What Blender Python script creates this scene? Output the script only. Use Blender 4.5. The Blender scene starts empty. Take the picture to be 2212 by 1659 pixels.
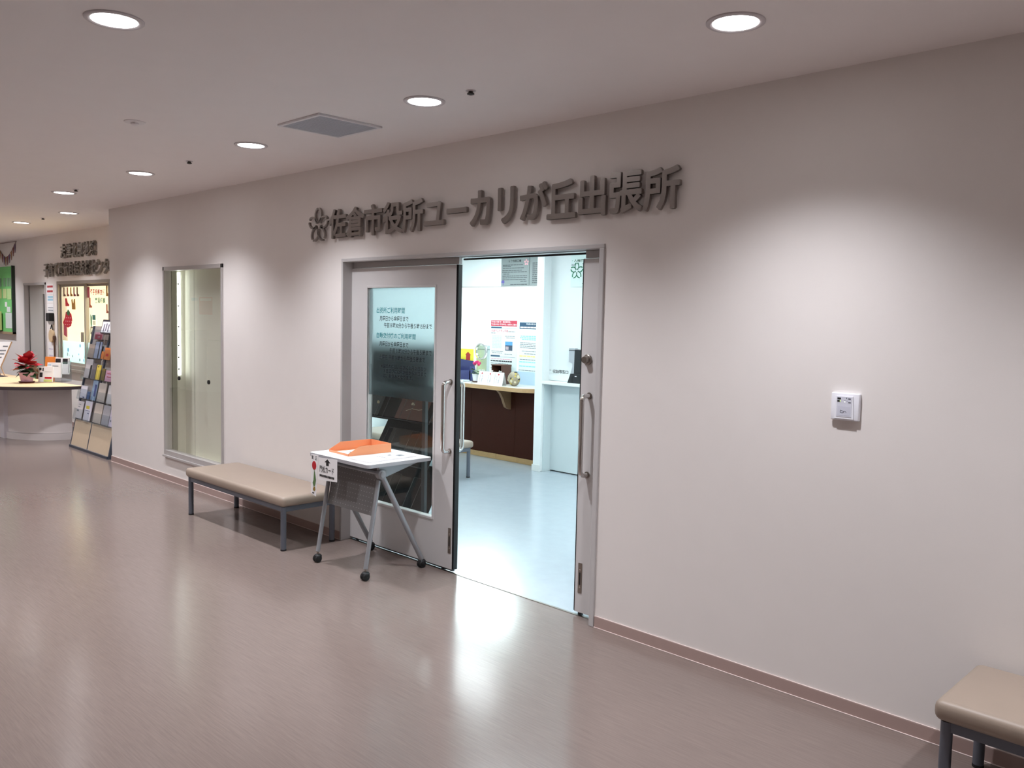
import bpy, bmesh, math, random
from mathutils import Vector, Matrix
random.seed(7)
PI = math.pi
C = bpy.context.scene.collection
sc = bpy.context.scene

# ------------------------------------------------------------------ camera
F, YAW, PITCH, ROLL = 1844.4, 0.7763, -0.0761, 0.0222
CAM = (5.3864, -3.6618, 1.7039)
fw = Vector((-math.sin(YAW)*math.cos(PITCH), math.cos(YAW)*math.cos(PITCH), math.sin(PITCH)))
r0 = Vector((math.cos(YAW), math.sin(YAW), 0)); u0 = r0.cross(fw)
rt = r0*math.cos(ROLL) + u0*math.sin(ROLL); up = -r0*math.sin(ROLL) + u0*math.cos(ROLL)
cd = bpy.data.cameras.new('camera'); cam = bpy.data.objects.new('camera', cd); C.objects.link(cam)
cd.sensor_fit = 'HORIZONTAL'; cd.sensor_width = 36.0; cd.lens = 36.0*F/2212.0; cd.clip_start = 0.05; cd.clip_end = 100
M = Matrix((rt, up, -fw)).transposed().to_4x4(); M.translation = Vector(CAM); cam.matrix_world = M
sc.camera = cam

# ------------------------------------------------------------------ world, exposure
w = bpy.data.worlds.new('world'); sc.world = w; w.use_nodes = True
w.node_tree.nodes['Background'].inputs[0].default_value = (0.5, 0.5, 0.55, 1)
w.node_tree.nodes['Background'].inputs[1].default_value = 0.05
sc.view_settings.view_transform = 'Standard'; sc.view_settings.look = 'None'
sc.view_settings.exposure = 0.07; sc.view_settings.gamma = 1.0; sc.view_settings.use_curve_mapping = False
SPOT_W = 198.0           # corridor downlights
SPOT_COL = (0.93, 0.94, 1.0)
LENS_E = 22.0
OFFICE_E = 30.0         # office ceiling fittings
OFFICE_COL = (0.86, 0.98, 1.0)

# ------------------------------------------------------------------ helpers
def s2l(c):
    return tuple(((v/255)/12.92 if v/255 <= 0.04045 else ((v/255+0.055)/1.055)**2.4) for v in c)
MATS = {}
def mat(name, col, rough=0.5, metal=0.0, noise=0.0, nscale=30.0, bump=0.0, bscale=200.0, spec=0.5, coat=0.0, emit=0.0, stretch=None):
    if name in MATS: return MATS[name]
    m = bpy.data.materials.new(name); m.use_nodes = True; nt = m.node_tree; b = nt.nodes['Principled BSDF']
    c = s2l(col); b.inputs['Base Color'].default_value = (*c, 1); b.inputs['Roughness'].default_value = rough
    b.inputs['Metallic'].default_value = metal; b.inputs['Specular IOR Level'].default_value = spec
    b.inputs['Coat Weight'].default_value = coat
    if emit: b.inputs['Emission Color'].default_value = (*c, 1); b.inputs['Emission Strength'].default_value = emit
    if noise or bump:
        tc = nt.nodes.new('ShaderNodeTexCoord'); src = tc.outputs['Object']
        if stretch:
            mp = nt.nodes.new('ShaderNodeMapping'); mp.inputs['Scale'].default_value = stretch; nt.links.new(src, mp.inputs[0]); src = mp.outputs[0]
    if noise:
        n = nt.nodes.new('ShaderNodeTexNoise'); n.inputs['Scale'].default_value = nscale; n.inputs['Detail'].default_value = 5; nt.links.new(src, n.inputs['Vector'])
        mx = nt.nodes.new('ShaderNodeMix'); mx.data_type = 'RGBA'
        mx.inputs[6].default_value = (*[v*(1-noise) for v in c], 1); mx.inputs[7].default_value = (*[min(1, v*(1+noise)) for v in c], 1)
        nt.links.new(n.outputs[0], mx.inputs[0]); nt.links.new(mx.outputs[2], b.inputs['Base Color'])
    if bump:
        n2 = nt.nodes.new('ShaderNodeTexNoise'); n2.inputs['Scale'].default_value = bscale; nt.links.new(src, n2.inputs['Vector'])
        bp = nt.nodes.new('ShaderNodeBump'); bp.inputs['Strength'].default_value = bump; bp.inputs['Distance'].default_value = 0.002
        nt.links.new(n2.outputs[0], bp.inputs['Height']); nt.links.new(bp.outputs[0], b.inputs['Normal'])
    MATS[name] = m; return m
def emission(name, col, strength):
    if name in MATS: return MATS[name]
    m = bpy.data.materials.new(name); m.use_nodes = True; nt = m.node_tree; nt.nodes.clear()
    o = nt.nodes.new('ShaderNodeOutputMaterial'); e = nt.nodes.new('ShaderNodeEmission')
    e.inputs[0].default_value = (*col, 1); e.inputs[1].default_value = strength; nt.links.new(e.outputs[0], o.inputs[0])
    MATS[name] = m; return m
def glass(name, tint=(0.94, 0.97, 0.96), refl=1.0, rough=0.0):
    if name in MATS: return MATS[name]
    m = bpy.data.materials.new(name); m.use_nodes = True; nt = m.node_tree; nt.nodes.clear()
    o = nt.nodes.new('ShaderNodeOutputMaterial'); t = nt.nodes.new('ShaderNodeBsdfTransparent'); g = nt.nodes.new('ShaderNodeBsdfGlossy')
    lw = nt.nodes.new('ShaderNodeLayerWeight'); lw.inputs[0].default_value = 0.5; pw = nt.nodes.new('ShaderNodeMath'); pw.operation = 'POWER'; pw.inputs[1].default_value = 5.0
    mu = nt.nodes.new('ShaderNodeMath'); mu.operation = 'MULTIPLY_ADD'; mu.inputs[1].default_value = 0.5*refl; mu.inputs[2].default_value = 0.04*refl; mu.use_clamp = True
    nt.links.new(lw.outputs['Facing'], pw.inputs[0])
    mx = nt.nodes.new('ShaderNodeMixShader'); t.inputs[0].default_value = (*tint, 1); g.inputs['Roughness'].default_value = rough
    nt.links.new(pw.outputs[0], mu.inputs[0]); nt.links.new(mu.outputs[0], mx.inputs[0]); nt.links.new(t.outputs[0], mx.inputs[1]); nt.links.new(g.outputs[0], mx.inputs[2]); nt.links.new(mx.outputs[0], o.inputs[0])
    MATS[name] = m; return m
def frosted(name, tint, rough, ior=1.25, milky=0.15):
    if name in MATS: return MATS[name]
    m = bpy.data.materials.new(name); m.use_nodes = True; nt = m.node_tree; nt.nodes.clear()
    o = nt.nodes.new('ShaderNodeOutputMaterial'); g = nt.nodes.new('ShaderNodeBsdfRefraction'); d = nt.nodes.new('ShaderNodeBsdfTranslucent'); mx = nt.nodes.new('ShaderNodeMixShader')
    g.inputs['Color'].default_value = (*tint, 1); g.inputs['Roughness'].default_value = rough; g.inputs['IOR'].default_value = ior
    d.inputs[0].default_value = (*tint, 1); mx.inputs[0].default_value = milky
    nt.links.new(g.outputs[0], mx.inputs[1]); nt.links.new(d.outputs[0], mx.inputs[2]); nt.links.new(mx.outputs[0], o.inputs[0])
    MATS[name] = m; return m

class MB:
    def __init__(s): s.bm = bmesh.new()
    def box(s, x0, x1, y0, y1, z0, z1, bev=0.0, seg=2):
        x0, x1 = sorted((x0, x1)); y0, y1 = sorted((y0, y1)); z0, z1 = sorted((z0, z1))
        g = bmesh.ops.create_cube(s.bm, size=1.0); vs = g['verts']
        for v in vs: v.co = Vector(((x0+x1)/2+v.co.x*(x1-x0), (y0+y1)/2+v.co.y*(y1-y0), (z0+z1)/2+v.co.z*(z1-z0)))
        if bev:
            es = list({e for v in vs for e in v.link_edges})
            bmesh.ops.bevel(s.bm, geom=es, offset=bev, segments=seg, profile=0.5, affect='EDGES')
        return s
    def tube(s, pts, r, n=10, cap=True):
        pts = [Vector(p) for p in pts]; rings = []; prev = None
        rs = r if isinstance(r, (list, tuple)) else [r]*len(pts)
        for i, p in enumerate(pts):
            d = (pts[min(i+1, len(pts)-1)]-pts[max(i-1, 0)]).normalized()
            a = Vector((0, 0, 1)) if abs(d.z) < 0.9 else Vector((1, 0, 0))
            if prev is not None: a = prev
            x = (a-d*a.dot(d)).normalized(); prev = x; y = d.cross(x)
            rings.append([s.bm.verts.new(p+(x*math.cos(2*PI*k/n)+y*math.sin(2*PI*k/n))*rs[i]) for k in range(n)])
        for a, b in zip(rings, rings[1:]):
            for k in range(n): s.bm.faces.new((a[k], a[(k+1) % n], b[(k+1) % n], b[k]))
        if cap: s.bm.faces.new(rings[0][::-1]); s.bm.faces.new(rings[-1])
        return s
    def lathe(s, prof, c=(0, 0, 0), n=24, axis='z', capb=True, capt=True):
        c = Vector(c); rings = []
        for r, h in prof:
            ring = []
            for k in range(n):
                a = 2*PI*k/n; p = (r*math.cos(a), r*math.sin(a), h)
                if axis == 'y': p = (p[0], h, p[1])
                if axis == 'x': p = (h, p[0], p[1])
                ring.append(s.bm.verts.new(c+Vector(p)))
            rings.append(ring)
        for a, b in zip(rings, rings[1:]):
            for k in range(n): s.bm.faces.new((a[k], a[(k+1) % n], b[(k+1) % n], b[k]))
        if capb: s.bm.faces.new(rings[0][::-1])
        if capt: s.bm.faces.new(rings[-1])
        return s
    def prism(s, poly, a0, a1, plane='xz'):
        def P(p, t):
            return {'xz': (p[0], t, p[1]), 'xy': (p[0], p[1], t), 'yz': (t, p[0], p[1])}[plane]
        A = [s.bm.verts.new(P(p, a0)) for p in poly]; B = [s.bm.verts.new(P(p, a1)) for p in poly]; n = len(poly)
        s.bm.faces.new(A[::-1]); s.bm.faces.new(B)
        for k in range(n): s.bm.faces.new((A[k], A[(k+1) % n], B[(k+1) % n], B[k]))
        return s
    def quad(s, pts):
        s.bm.faces.new([s.bm.verts.new(p) for p in pts]); return s
    def mesh(s, name, smooth=False):
        bmesh.ops.recalc_face_normals(s.bm, faces=s.bm.faces[:])
        me = bpy.data.meshes.new(name); s.bm.to_mesh(me); s.bm.free()
        if smooth:
            me.polygons.foreach_set('use_smooth', [True]*len(me.polygons)); me.set_sharp_from_angle(angle=math.radians(40))
        return me
def obj(name, mb, m, parent=None, smooth=False):
    return link(name, mb.mesh(name, smooth), m, parent)
def tag(o, label, cat=None, group=None, kind=None):
    if label: o['label'] = label
    if cat: o['category'] = cat
    if group: o['group'] = group
    if kind: o['kind'] = kind
    return o
ORG = {}
def thing(name, label, cat, loc=(0, 0, 0), group=None, kind=None):
    """Empty at the thing's base; children are built in world coordinates."""
    o = bpy.data.objects.new(name, None); C.objects.link(o); o.empty_display_size = 0.1; o.location = loc
    tag(o, label, cat, group, kind); ORG[o.name] = Vector(loc); return o
def link(name, me, m, parent=None):
    o = bpy.data.objects.new(name, me); C.objects.link(o)
    if m is not None and not me.materials: me.materials.append(m)
    if parent is not None:
        o.parent = parent; L = ORG.get(parent.name, Vector((0, 0, 0)))
        if parent.type == 'EMPTY': o.matrix_parent_inverse = Matrix.Translation(-L)
    return o
def dup(root, dloc, label=None):
    r = root.copy(); C.objects.link(r); r.location = root.location+Vector(dloc); ORG[r.name] = Vector(r.location)
    if label: r['label'] = label
    for ch in list(root.children):
        c = ch.copy(); C.objects.link(c); inv = ch.matrix_parent_inverse.copy(); c.parent = r; c.matrix_parent_inverse = inv
        for g in list(ch.children):
            d = g.copy(); C.objects.link(d); inv = g.matrix_parent_inverse.copy(); d.parent = c; d.matrix_parent_inverse = inv
    return r
def textmesh(body, bold=0.0, ext=0.0, bev=0.0, res=2):
    cu = bpy.data.curves.new('t', 'FONT'); cu.body = body; cu.size = 1.0; cu.offset = bold; cu.extrude = ext; cu.resolution_u = res; cu.fill_mode = 'BOTH' if ext else 'FRONT'
    if bev: cu.bevel_depth = bev; cu.bevel_resolution = 1
    o = bpy.data.objects.new('t', cu); C.objects.link(o)
    dg = bpy.context.evaluated_depsgraph_get(); me = bpy.data.meshes.new_from_object(o.evaluated_get(dg))
    bpy.data.objects.remove(o); bpy.data.curves.remove(cu); return me
def text(name, body, x0, x1, z0, z1, y, m, parent=None, bold=0.0, th=0.0, squeeze=True, fn=None, res=2):
    """flat lettering facing -y, fitted in x0..x1, z0..z1; fn maps (x, y, z) to the place."""
    me = textmesh(body, bold, 0.5 if th else 0.0, 0, res); me.name = name
    xs = [v.co.x for v in me.vertices]; ys = [v.co.y for v in me.vertices]
    ax, bx, ay, by = min(xs), max(xs), min(ys), max(ys)
    for v in me.vertices:
        p = (x0+(v.co.x-ax)/(bx-ax)*(x1-x0), y-(v.co.z*th if th else 0.0), z0+(v.co.y-ay)/(by-ay)*(z1-z0))
        v.co = fn(*p) if fn else p
    return link(name, me, m, parent)

# ------------------------------------------------------------------ materials
WALL = mat('wall paint warm white', (232, 226, 222), 0.6, noise=0.02, nscale=6, bump=0.12, bscale=350)
CEIL = mat('ceiling paint', (240, 233, 231), 0.75, noise=0.02, nscale=5, bump=0.1, bscale=300)
OWALL = mat('office white paint', (236, 240, 240), 0.55, noise=0.01, nscale=5)
def floor_mat(name, col, rough, streak, con=1.0):
    m = bpy.data.materials.new(name); m.use_nodes = True; nt = m.node_tree; b = nt.nodes['Principled BSDF']; c = s2l(col)
    tc = nt.nodes.new('ShaderNodeTexCoord'); mp = nt.nodes.new('ShaderNodeMapping'); mp.inputs['Scale'].default_value = streak
    n = nt.nodes.new('ShaderNodeTexNoise'); n.inputs['Scale'].default_value = 4; n.inputs['Detail'].default_value = 8; n.inputs['Roughness'].default_value = 0.65
    nt.links.new(tc.outputs['Object'], mp.inputs[0]); nt.links.new(mp.outputs[0], n.inputs['Vector'])
    cr = nt.nodes.new('ShaderNodeValToRGB'); cr.color_ramp.elements[0].position = 0.33; cr.color_ramp.elements[1].position = 0.68
    cr.color_ramp.elements[0].color = (*[v*(1-0.12*con) for v in c], 1); cr.color_ramp.elements[1].color = (*[min(1, v*(1+0.10*con)) for v in c], 1)
    nt.links.new(n.outputs[0], cr.inputs[0]); nt.links.new(cr.outputs[0], b.inputs['Base Color'])
    n2 = nt.nodes.new('ShaderNodeTexNoise'); n2.inputs['Scale'].default_value = 2.2; n2.inputs['Detail'].default_value = 4; nt.links.new(tc.outputs['Object'], n2.inputs['Vector'])
    mr = nt.nodes.new('ShaderNodeMapRange'); mr.inputs[3].default_value = rough-0.02; mr.inputs[4].default_value = rough+0.03
    nt.links.new(n2.outputs[0], mr.inputs[0]); nt.links.new(mr.outputs[0], b.inputs['Roughness'])
    b.inputs['Specular IOR Level'].default_value = 0.5
    return m
FLOOR = floor_mat('corridor vinyl wood grain', (124, 110, 104), 0.185, (1.5, 36, 1))
OFLOOR = floor_mat('office vinyl pale blue', (168, 178, 186), 0.2, (2, 2, 1), 0.25)
BASE = mat('baseboard pink beige vinyl', (174, 150, 143), 0.45, noise=0.03)
STEEL = mat('painted door steel grey', (206, 203, 202), 0.42, noise=0.02, nscale=8)
FRAME = mat('door frame grey paint', (192, 189, 188), 0.4)
BLACK = mat('black rubber', (16, 17, 19), 0.55)
CHROME = mat('polished chrome', (212, 208, 205), 0.12, 1.0)
SATIN = mat('satin steel', (150, 143, 136), 0.32, 1.0)
ALU = mat('anodised aluminium', (196, 192, 190), 0.38, 0.35)
SIGN = mat('brushed stainless lettering', (146, 139, 135), 0.30, 1.0, noise=0.08, nscale=20, stretch=(1, 1, 30))
GLASS = glass('clear glass')
CASEGLASS = glass('display case glass', (0.96, 0.97, 0.95), 3.6)
BEIGE = mat('beige vinyl leather', (156, 140, 126), 0.42, noise=0.04, nscale=9, bump=0.15, bscale=500)
LEGGREY = mat('grey painted steel tube', (100, 104, 114), 0.38, 0.3)
TABLEGREY = mat('silver painted steel tube', (156, 158, 162), 0.36, 0.4)
WHITE = mat('white laminate', (240, 239, 238), 0.35)
PAPER = mat('white paper', (238, 236, 236), 0.75, noise=0.01)
INK = mat('black print', (28, 26, 28), 0.7)
GREYINK = mat('grey print', (120, 124, 130), 0.7)
BLUEINK = mat('pale blue print', (150, 200, 220), 0.7)
RED = mat('red print', (188, 26, 40), 0.6)
TEAL = mat('teal vinyl lettering', (22, 130, 140), 0.5)
DARKV = mat('black vinyl lettering', (26, 34, 44), 0.5)
ORANGE = mat('orange translucent plastic', (236, 158, 112), 0.4)
GREENP = mat('green print', (22, 120, 84), 0.6)

# ================================================================== STRUCTURE
ZC = 2.814; XC = -4.517; FY = 0.69
XL, XR, YB = -13.4, 9.0, -5.0
# floors
f = obj('floor', MB().box(XL, XR, YB, 0.075, -0.1, 0.0).box(XL, XC, 0.0755, 0.75, -0.1, 0.0), FLOOR); tag(f, 'glossy grey brown wood grain vinyl floor of the corridor', 'floor', kind='structure')
f = obj('floor_office', MB().box(-4.4, 4.2, 0.0755, 7.6, -0.1, 0.0), OFLOOR); tag(f, 'shiny pale blue grey floor inside the office', 'floor', kind='structure')
# ceilings
f = obj('ceiling', MB().box(XL, XR, YB, 0.14, ZC, ZC+0.1).box(XL, XC+0.1, 0.14, FY+0.1, ZC, ZC+0.1), CEIL); tag(f, 'plain off white corridor ceiling', 'ceiling', kind='structure')
f = obj('ceiling_office', MB().box(-4.4, 4.2, 0.14, 7.6, 2.52, 2.61), OWALL); tag(f, 'white office ceiling behind the doorway', 'ceiling', kind='structure')
# main wall (front skin) with openings for the doors and the display case
DX0, DX1, DZ = 0.0, 2.475, 2.12
KX0, KX1, KZ0, KZ1 = -3.107, -1.861, 0.251, 2.141
mb = MB(); T = 0.05
mb.box(XC, KX0, 0, T, 0, ZC); mb.box(KX0, KX1, 0, T, 0, KZ0); mb.box(KX0, KX1, 0, T, KZ1, ZC); mb.box(KX1, DX0, 0, T, 0, ZC)
mb.box(DX0, DX1, 0, T, DZ, ZC); mb.box(DX1, XR, 0, T, 0, ZC); mb.box(XC, XC+0.05, T, FY, 0, ZC)
f = obj('wall_front', mb, WALL); tag(f, 'long warm white painted wall around the office doorway', 'wall', kind='structure')
mb = MB(); mb.box(-1.8, 0.0, 0.15, 0.2, 0, 2.52); mb.box(0.0, 2.475, 0.15, 0.2, 2.1, 2.52); mb.box(2.475, 4.2, 0.15, 0.2, 0, 2.52); mb.box(-4.4, -1.8, 0.62, 0.67, 0, 2.52); mb.box(-1.82, -1.77, 0.2, 0.67, 0, 2.52)
f = obj('wall_office_front', mb, OWALL); tag(f, 'white inner face of the wall around the doorway', 'wall', kind='structure')
# far wall on the left with a door and a window opening
mb = MB(); y0, y1 = FY, FY+0.12
mb.box(XL, -10.0, y0, y1, 0, ZC); mb.box(-10.0, -8.93, y0, y1, 2.10, ZC); mb.box(-8.93, -8.43, y0, y1, 0, ZC); mb.box(-8.43, -6.37, y0, y1, 2.11, ZC)
mb.box(-8.43, -6.37, y0, y1, 0, 0.84); mb.box(-6.37, XC+0.05, y0, y1, 0, ZC)
f = obj('wall_left', mb, WALL); tag(f, 'recessed warm white wall of the child care centre', 'wall', kind='structure')
mb = MB().box(XL-0.1, XL, YB, FY+0.1, 0, ZC); f = obj('wall_end', mb, WALL); tag(f, 'warm white end wall of the corridor', 'wall', kind='structure')
mb = MB().box(XR, XR+0.1, YB, 0.1, 0, ZC); f = obj('wall_right', mb, WALL); tag(f, 'warm white wall closing the corridor on the right', 'wall', kind='structure')
mb = MB().box(XL, XR, YB-0.1, YB, 0, ZC); f = obj('wall_opposite', mb, WALL); tag(f, 'warm white wall behind the viewer', 'wall', kind='structure')
# office walls
OX0, OX1, OY1 = -4.4, 4.2, 7.6
f = obj('wall_office_back', MB().box(OX0, OX1, OY1, OY1+0.1, 0, 2.52), OWALL); tag(f, 'bright white rear wall of the office', 'wall', kind='structure')
f = obj('wall_office_side', MB().box(OX0-0.1, OX0, 0.7, OY1, 0, 2.52).box(OX1, OX1+0.1, 0.15, OY1, 0, 2.52), OWALL); tag(f, 'white side walls of the office', 'wall', kind='structure')
f = obj('wall_stub', MB().box(-1.13, -1.02, 3.335, 3.9, 0, 2.52, 0.006), OWALL); tag(f, 'narrow white wall end beside the reception counter', 'wall', kind='structure')
f = obj('wall_hanging', MB().box(OX0, -1.13, 3.74, 3.84, 2.095, 2.52), OWALL); tag(f, 'white hanging wall above the reception glass', 'wall', kind='structure')
f = obj('wall_service', MB().box(-1.02, OX1, 3.45, 3.55, 1.03, 2.52), OWALL); tag(f, 'white wall above the service shelf', 'wall', kind='structure')
# child care room behind the window
mb = MB(); mb.box(-10.6, -4.6, 3.2, 3.3, 0, 2.7); mb.box(-10.6, -10.5, 0.81, 3.2, 0, 2.7); mb.box(-4.7, -4.6, 0.81, 3.2, 0, 2.7)
f = obj('wall_playroom', mb, mat('cream playroom paint', (246, 240, 222), 0.6)); tag(f, 'cream walls of the lit room behind the sliding window', 'wall', kind='structure')
f = obj('floor_playroom', MB().box(-10.5, -4.7, 0.75, 3.2, -0.1, 0.0), mat('playroom floor', (222, 206, 176), 0.5)); tag(f, 'light floor of the room behind the sliding window', 'floor', kind='structure')
f = obj('ceiling_playroom', MB().box(-10.6, -4.6, 0.81, 3.3, 2.72, 2.81), CEIL); tag(f, 'ceiling of the room behind the sliding window', 'ceiling', kind='structure')
# baseboards (light caught along the top edge is painted as a pale strip)
def baseboard(name, segs, y, label):
    mb = MB()
    for x0, x1 in segs: mb.box(x0, x1, y-0.007, y, 0, 0.0628, 0.0025, 2)
    o = obj(name, mb, BASE); tag(o, label, 'baseboard', kind='structure')
    SEAL_HILITE = mat('pale sealant and painted highlight', (222, 204, 198), 0.35)
    for x0, x1 in segs:
        obj('sealant_bead', MB().box(x0, x1, y-0.0115, y-0.0071, 0, 0.0045, 0.001, 1), SEAL_HILITE, o); obj('top_highlight', MB().box(x0, x1, y-0.0065, y-0.0005, 0.0628, 0.0652), SEAL_HILITE, o)  # the upper strip is a highlight put into colour, not sealant
baseboard('baseboard_front', [(XC-0.007, DX0-0.002)], 0, 'pink beige baseboard left of the office doorway')
baseboard('baseboard_right', [(DX1+0.003, XR)], 0, 'pink beige baseboard right of the office doorway')
baseboard('baseboard_left', [(XL, -10.03), (-8.9, XC)], FY, 'pink beige baseboard of the recessed wall')
o = obj('baseboard_stub', MB().box(-1.137, -1.013, 3.325, 3.334, 0, 0.075, 0.002), mat('white vinyl baseboard', (225, 228, 226), 0.4)); tag(o, 'white baseboard on the narrow wall end', 'baseboard', kind='structure')

# ---------------------------------------------------------------- door frame
fr = thing('trim_1', 'grey steel frame around the sliding office doors', 'door frame', (1.2375, 0, 0), kind='structure')
obj('jamb', MB().box(0.0, 0.022, -0.012, 0.15, 0, 2.096, 0.003), FRAME, fr)
obj('jamb', MB().box(2.442, 2.475, -0.012, 0.15, 0, 2.096, 0.003), FRAME, fr)
obj('header', MB().box(0.0, 2.475, -0.012, 0.062, 2.096, 2.12, 0.003), FRAME, fr)
obj('track_cover', MB().box(0.022, 1.20, 0.085, 0.112, 2.054, 2.096), FRAME, fr); obj('track_cover', MB().box(2.27, 2.442, 0.085, 0.112, 2.054, 2.096), FRAME, fr)
obj('track', MB().box(0.022, 2.442, 0.062, 0.118, 2.096, 2.12), mat('dark track metal', (60, 52, 47), 0.5, 0.3), fr)
obj('gasket', MB().box(1.22, 2.26, 0.105, 0.117, 2.078, 2.089), BLACK, fr)
obj('floor_guide', MB().box(0.022, 2.442, 0.066, 0.084, -0.002, 0.0025), SATIN, fr)
# ---------------------------------------------------------------- sliding leaves
LY0, LY1 = 0.07, 0.112
LZ0, LZ1 = 0.022, 2.05
def pull(parent, x, z0, z1, side):
    y = LY0 if side < 0 else LY1; d = side*0.066; k = 0.03
    pts = [(x, y, z1)]
    for a in range(0, 91, 15): pts.append((x, y+d-side*k+side*k*math.sin(math.radians(a)), z1-k+k*math.cos(math.radians(a))))
    for a in range(0, 91, 15): pts.append((x, y+d-side*k+side*k*math.cos(math.radians(a)), z0+k-k*math.sin(math.radians(a))))
    pts.append((x, y, z0))
    h = obj('pull_handle', MB().tube(pts, 0.0135, 14), CHROME, parent, True); h['label'] = 'polished chrome pull handle'
    for z in (z0, z1):
        c = obj('handle_base', MB().lathe([(0.019, -0.004), (0.019, 0.0), (0.016, 0.003)], (x, y+side*0.003, z), 18, 'y'), SATIN, h, True)
        c.matrix_parent_inverse = Matrix()
def floorlock(parent, x, z0, z1):
    p = obj('floor_lock', MB().box(x-0.014, x+0.014, LY0-0.003, LY0+0.002, z0, z1, 0.001), SATIN, parent); p['label'] = 'narrow steel floor bolt plate'
    obj('bolt_slot', MB().box(x-0.004, x+0.004, LY0-0.0042, LY0-0.0028, z0+0.05, z1-0.055), BLACK, p)
    obj('screw', MB().lathe([(0.0045, 0), (0.003, -0.0015)], (x, LY0-0.003, z0+0.035), 10, 'y'), CHROME, p, True)
    obj('screw', MB().lathe([(0.0045, 0), (0.003, -0.0015)], (x, LY0-0.003, z1-0.04), 10, 'y'), CHROME, p, True)
GX0, GX1, GZ0, GZ1 = 0.226, 0.984, 0.342, 1.905
def leaf(name, x0, x1, gx0, gx1, label, edge):
    d = thing(name, label, 'door', ((x0+x1)/2, 0.09, 0), kind='structure')
    mb = MB(); mb.box(x0, gx0, LY0, LY1, LZ0, LZ1); mb.box(gx1, x1, LY0, LY1, LZ0, LZ1); mb.box(gx0, gx1, LY0, LY1, LZ0, GZ0); mb.box(gx0, gx1, LY0, LY1, GZ1, LZ1)
    obj('leaf_panel', mb, STEEL, d)
    mb = MB(); b = 0.016
    for (ya, yb) in ((LY0-0.006, LY0+0.006), (LY1-0.006, LY1+0.006)):
        mb.box(gx0-b, gx0, ya, yb, GZ0-b, GZ1+b, 0.002, 1); mb.box(gx1, gx1+b, ya, yb, GZ0-b, GZ1+b, 0.002, 1)
        mb.box(gx0, gx1, ya, yb, GZ0-b, GZ0, 0.002, 1); mb.box(gx0, gx1, ya, yb, GZ1, GZ1+b, 0.002, 1)
    obj('glazing_bead', mb, STEEL, d)
    p = obj('glass_pane', MB().box(gx0, gx1, 0.088, 0.094, GZ0, GZ1), GLASS, d); p['label'] = 'clear glass pane with a frosted upper part'
    ex = x1 if edge > 0 else x0
    e = obj('edge_gasket', MB().box(ex, ex+edge*0.012, LY0+0.004, LY1-0.001, LZ0, LZ1, 0.004).box(ex-0.001, ex+0.001, LY0, LY1, LZ0, LZ1), BLACK, d); e['label'] = 'black rubber edge strip'
    return d
d1 = leaf('door_1', -0.03, 1.195, GX0, GX1, 'grey sliding door leaf with glazed panel and printed opening hours', 1)
d2 = leaf('door_2', 2.27, 3.49, 2.56, 3.25, 'grey sliding door leaf slid open into the right wall', -1)
pull(d1, 1.157, 0.817, 1.28, -1); pull(d2, 2.338, 0.83, 1.281, -1); pull(d1, 1.157, 0.817, 1.28, 1)
floorlock(d1, 1.168, 0.127, 0.3); floorlock(d2, 2.306, 0.135, 0.312)
k = obj('lock_knob', MB().lathe([(0.03, 0.0), (0.03, -0.010), (0.027, -0.013), (0.02, -0.014), (0.02, -0.034), (0.0185, -0.037)], (2.319, LY0, 1.484), 26, 'y'), SATIN, d2, True); k['label'] = 'round steel key cylinder'
for dd, x in ((d1, 0.1), (d1, 1.09), (d2, 2.30)):
    obj('bottom_roller', MB().box(x-0.012, x+0.012, 0.08, 0.10, 0.003, LZ0+0.003), BLACK, dd)
obj('gap_light_strip', MB().box(-0.03, 1.19, 0.084, 0.100, 0.007, LZ0), mat('blue grey gap light', (96, 106, 114), 0.7), d1)  # added: no seal here, colour stands for office light in the gap
fm = obj('frosted_film', MB().box(GX0, GX1, 0.0862, 0.0878, 1.126, GZ1), frosted('frosted film', (0.78, 0.81, 0.83), 0.45, 1.35, 0.02), d1); fm['label'] = 'frosted film on the upper glass'
TL = [('出張所ご利用時間', 0.311, 0.638, 1.724, 1.766, TEAL), ('月曜日から金曜日まで', 0.348, 0.680, 1.667, 1.706, DARKV), ('午前８時30分から午後５時15分まで', 0.401, 0.936, 1.620, 1.658, DARKV),
      ('自動交付機のご利用時間', 0.314, 0.762, 1.545, 1.585, TEAL), ('月曜日から金曜日まで', 0.348, 0.682, 1.486, 1.524, DARKV), ('午前８時30分から午後５時まで', 0.470, 0.936, 1.440, 1.478, DARKV),
      ('土曜日 午前９時から午後５時まで', 0.347, 0.868, 1.389, 1.427, DARKV), ('※国民の休日、並びに１月２日及び', 0.370, 0.884, 1.331, 1.360, DARKV), ('３日並びに12月29日から31日まで', 0.400, 0.883, 1.296, 1.326, DARKV), ('は、お休みとなります。', 0.400, 0.737, 1.260, 1.291, DARKV)]
for t, a, b, c, d, m in TL: text('lettering', t, a, b, c, d, 0.0855, m, d1, bold=0.014)

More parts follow.
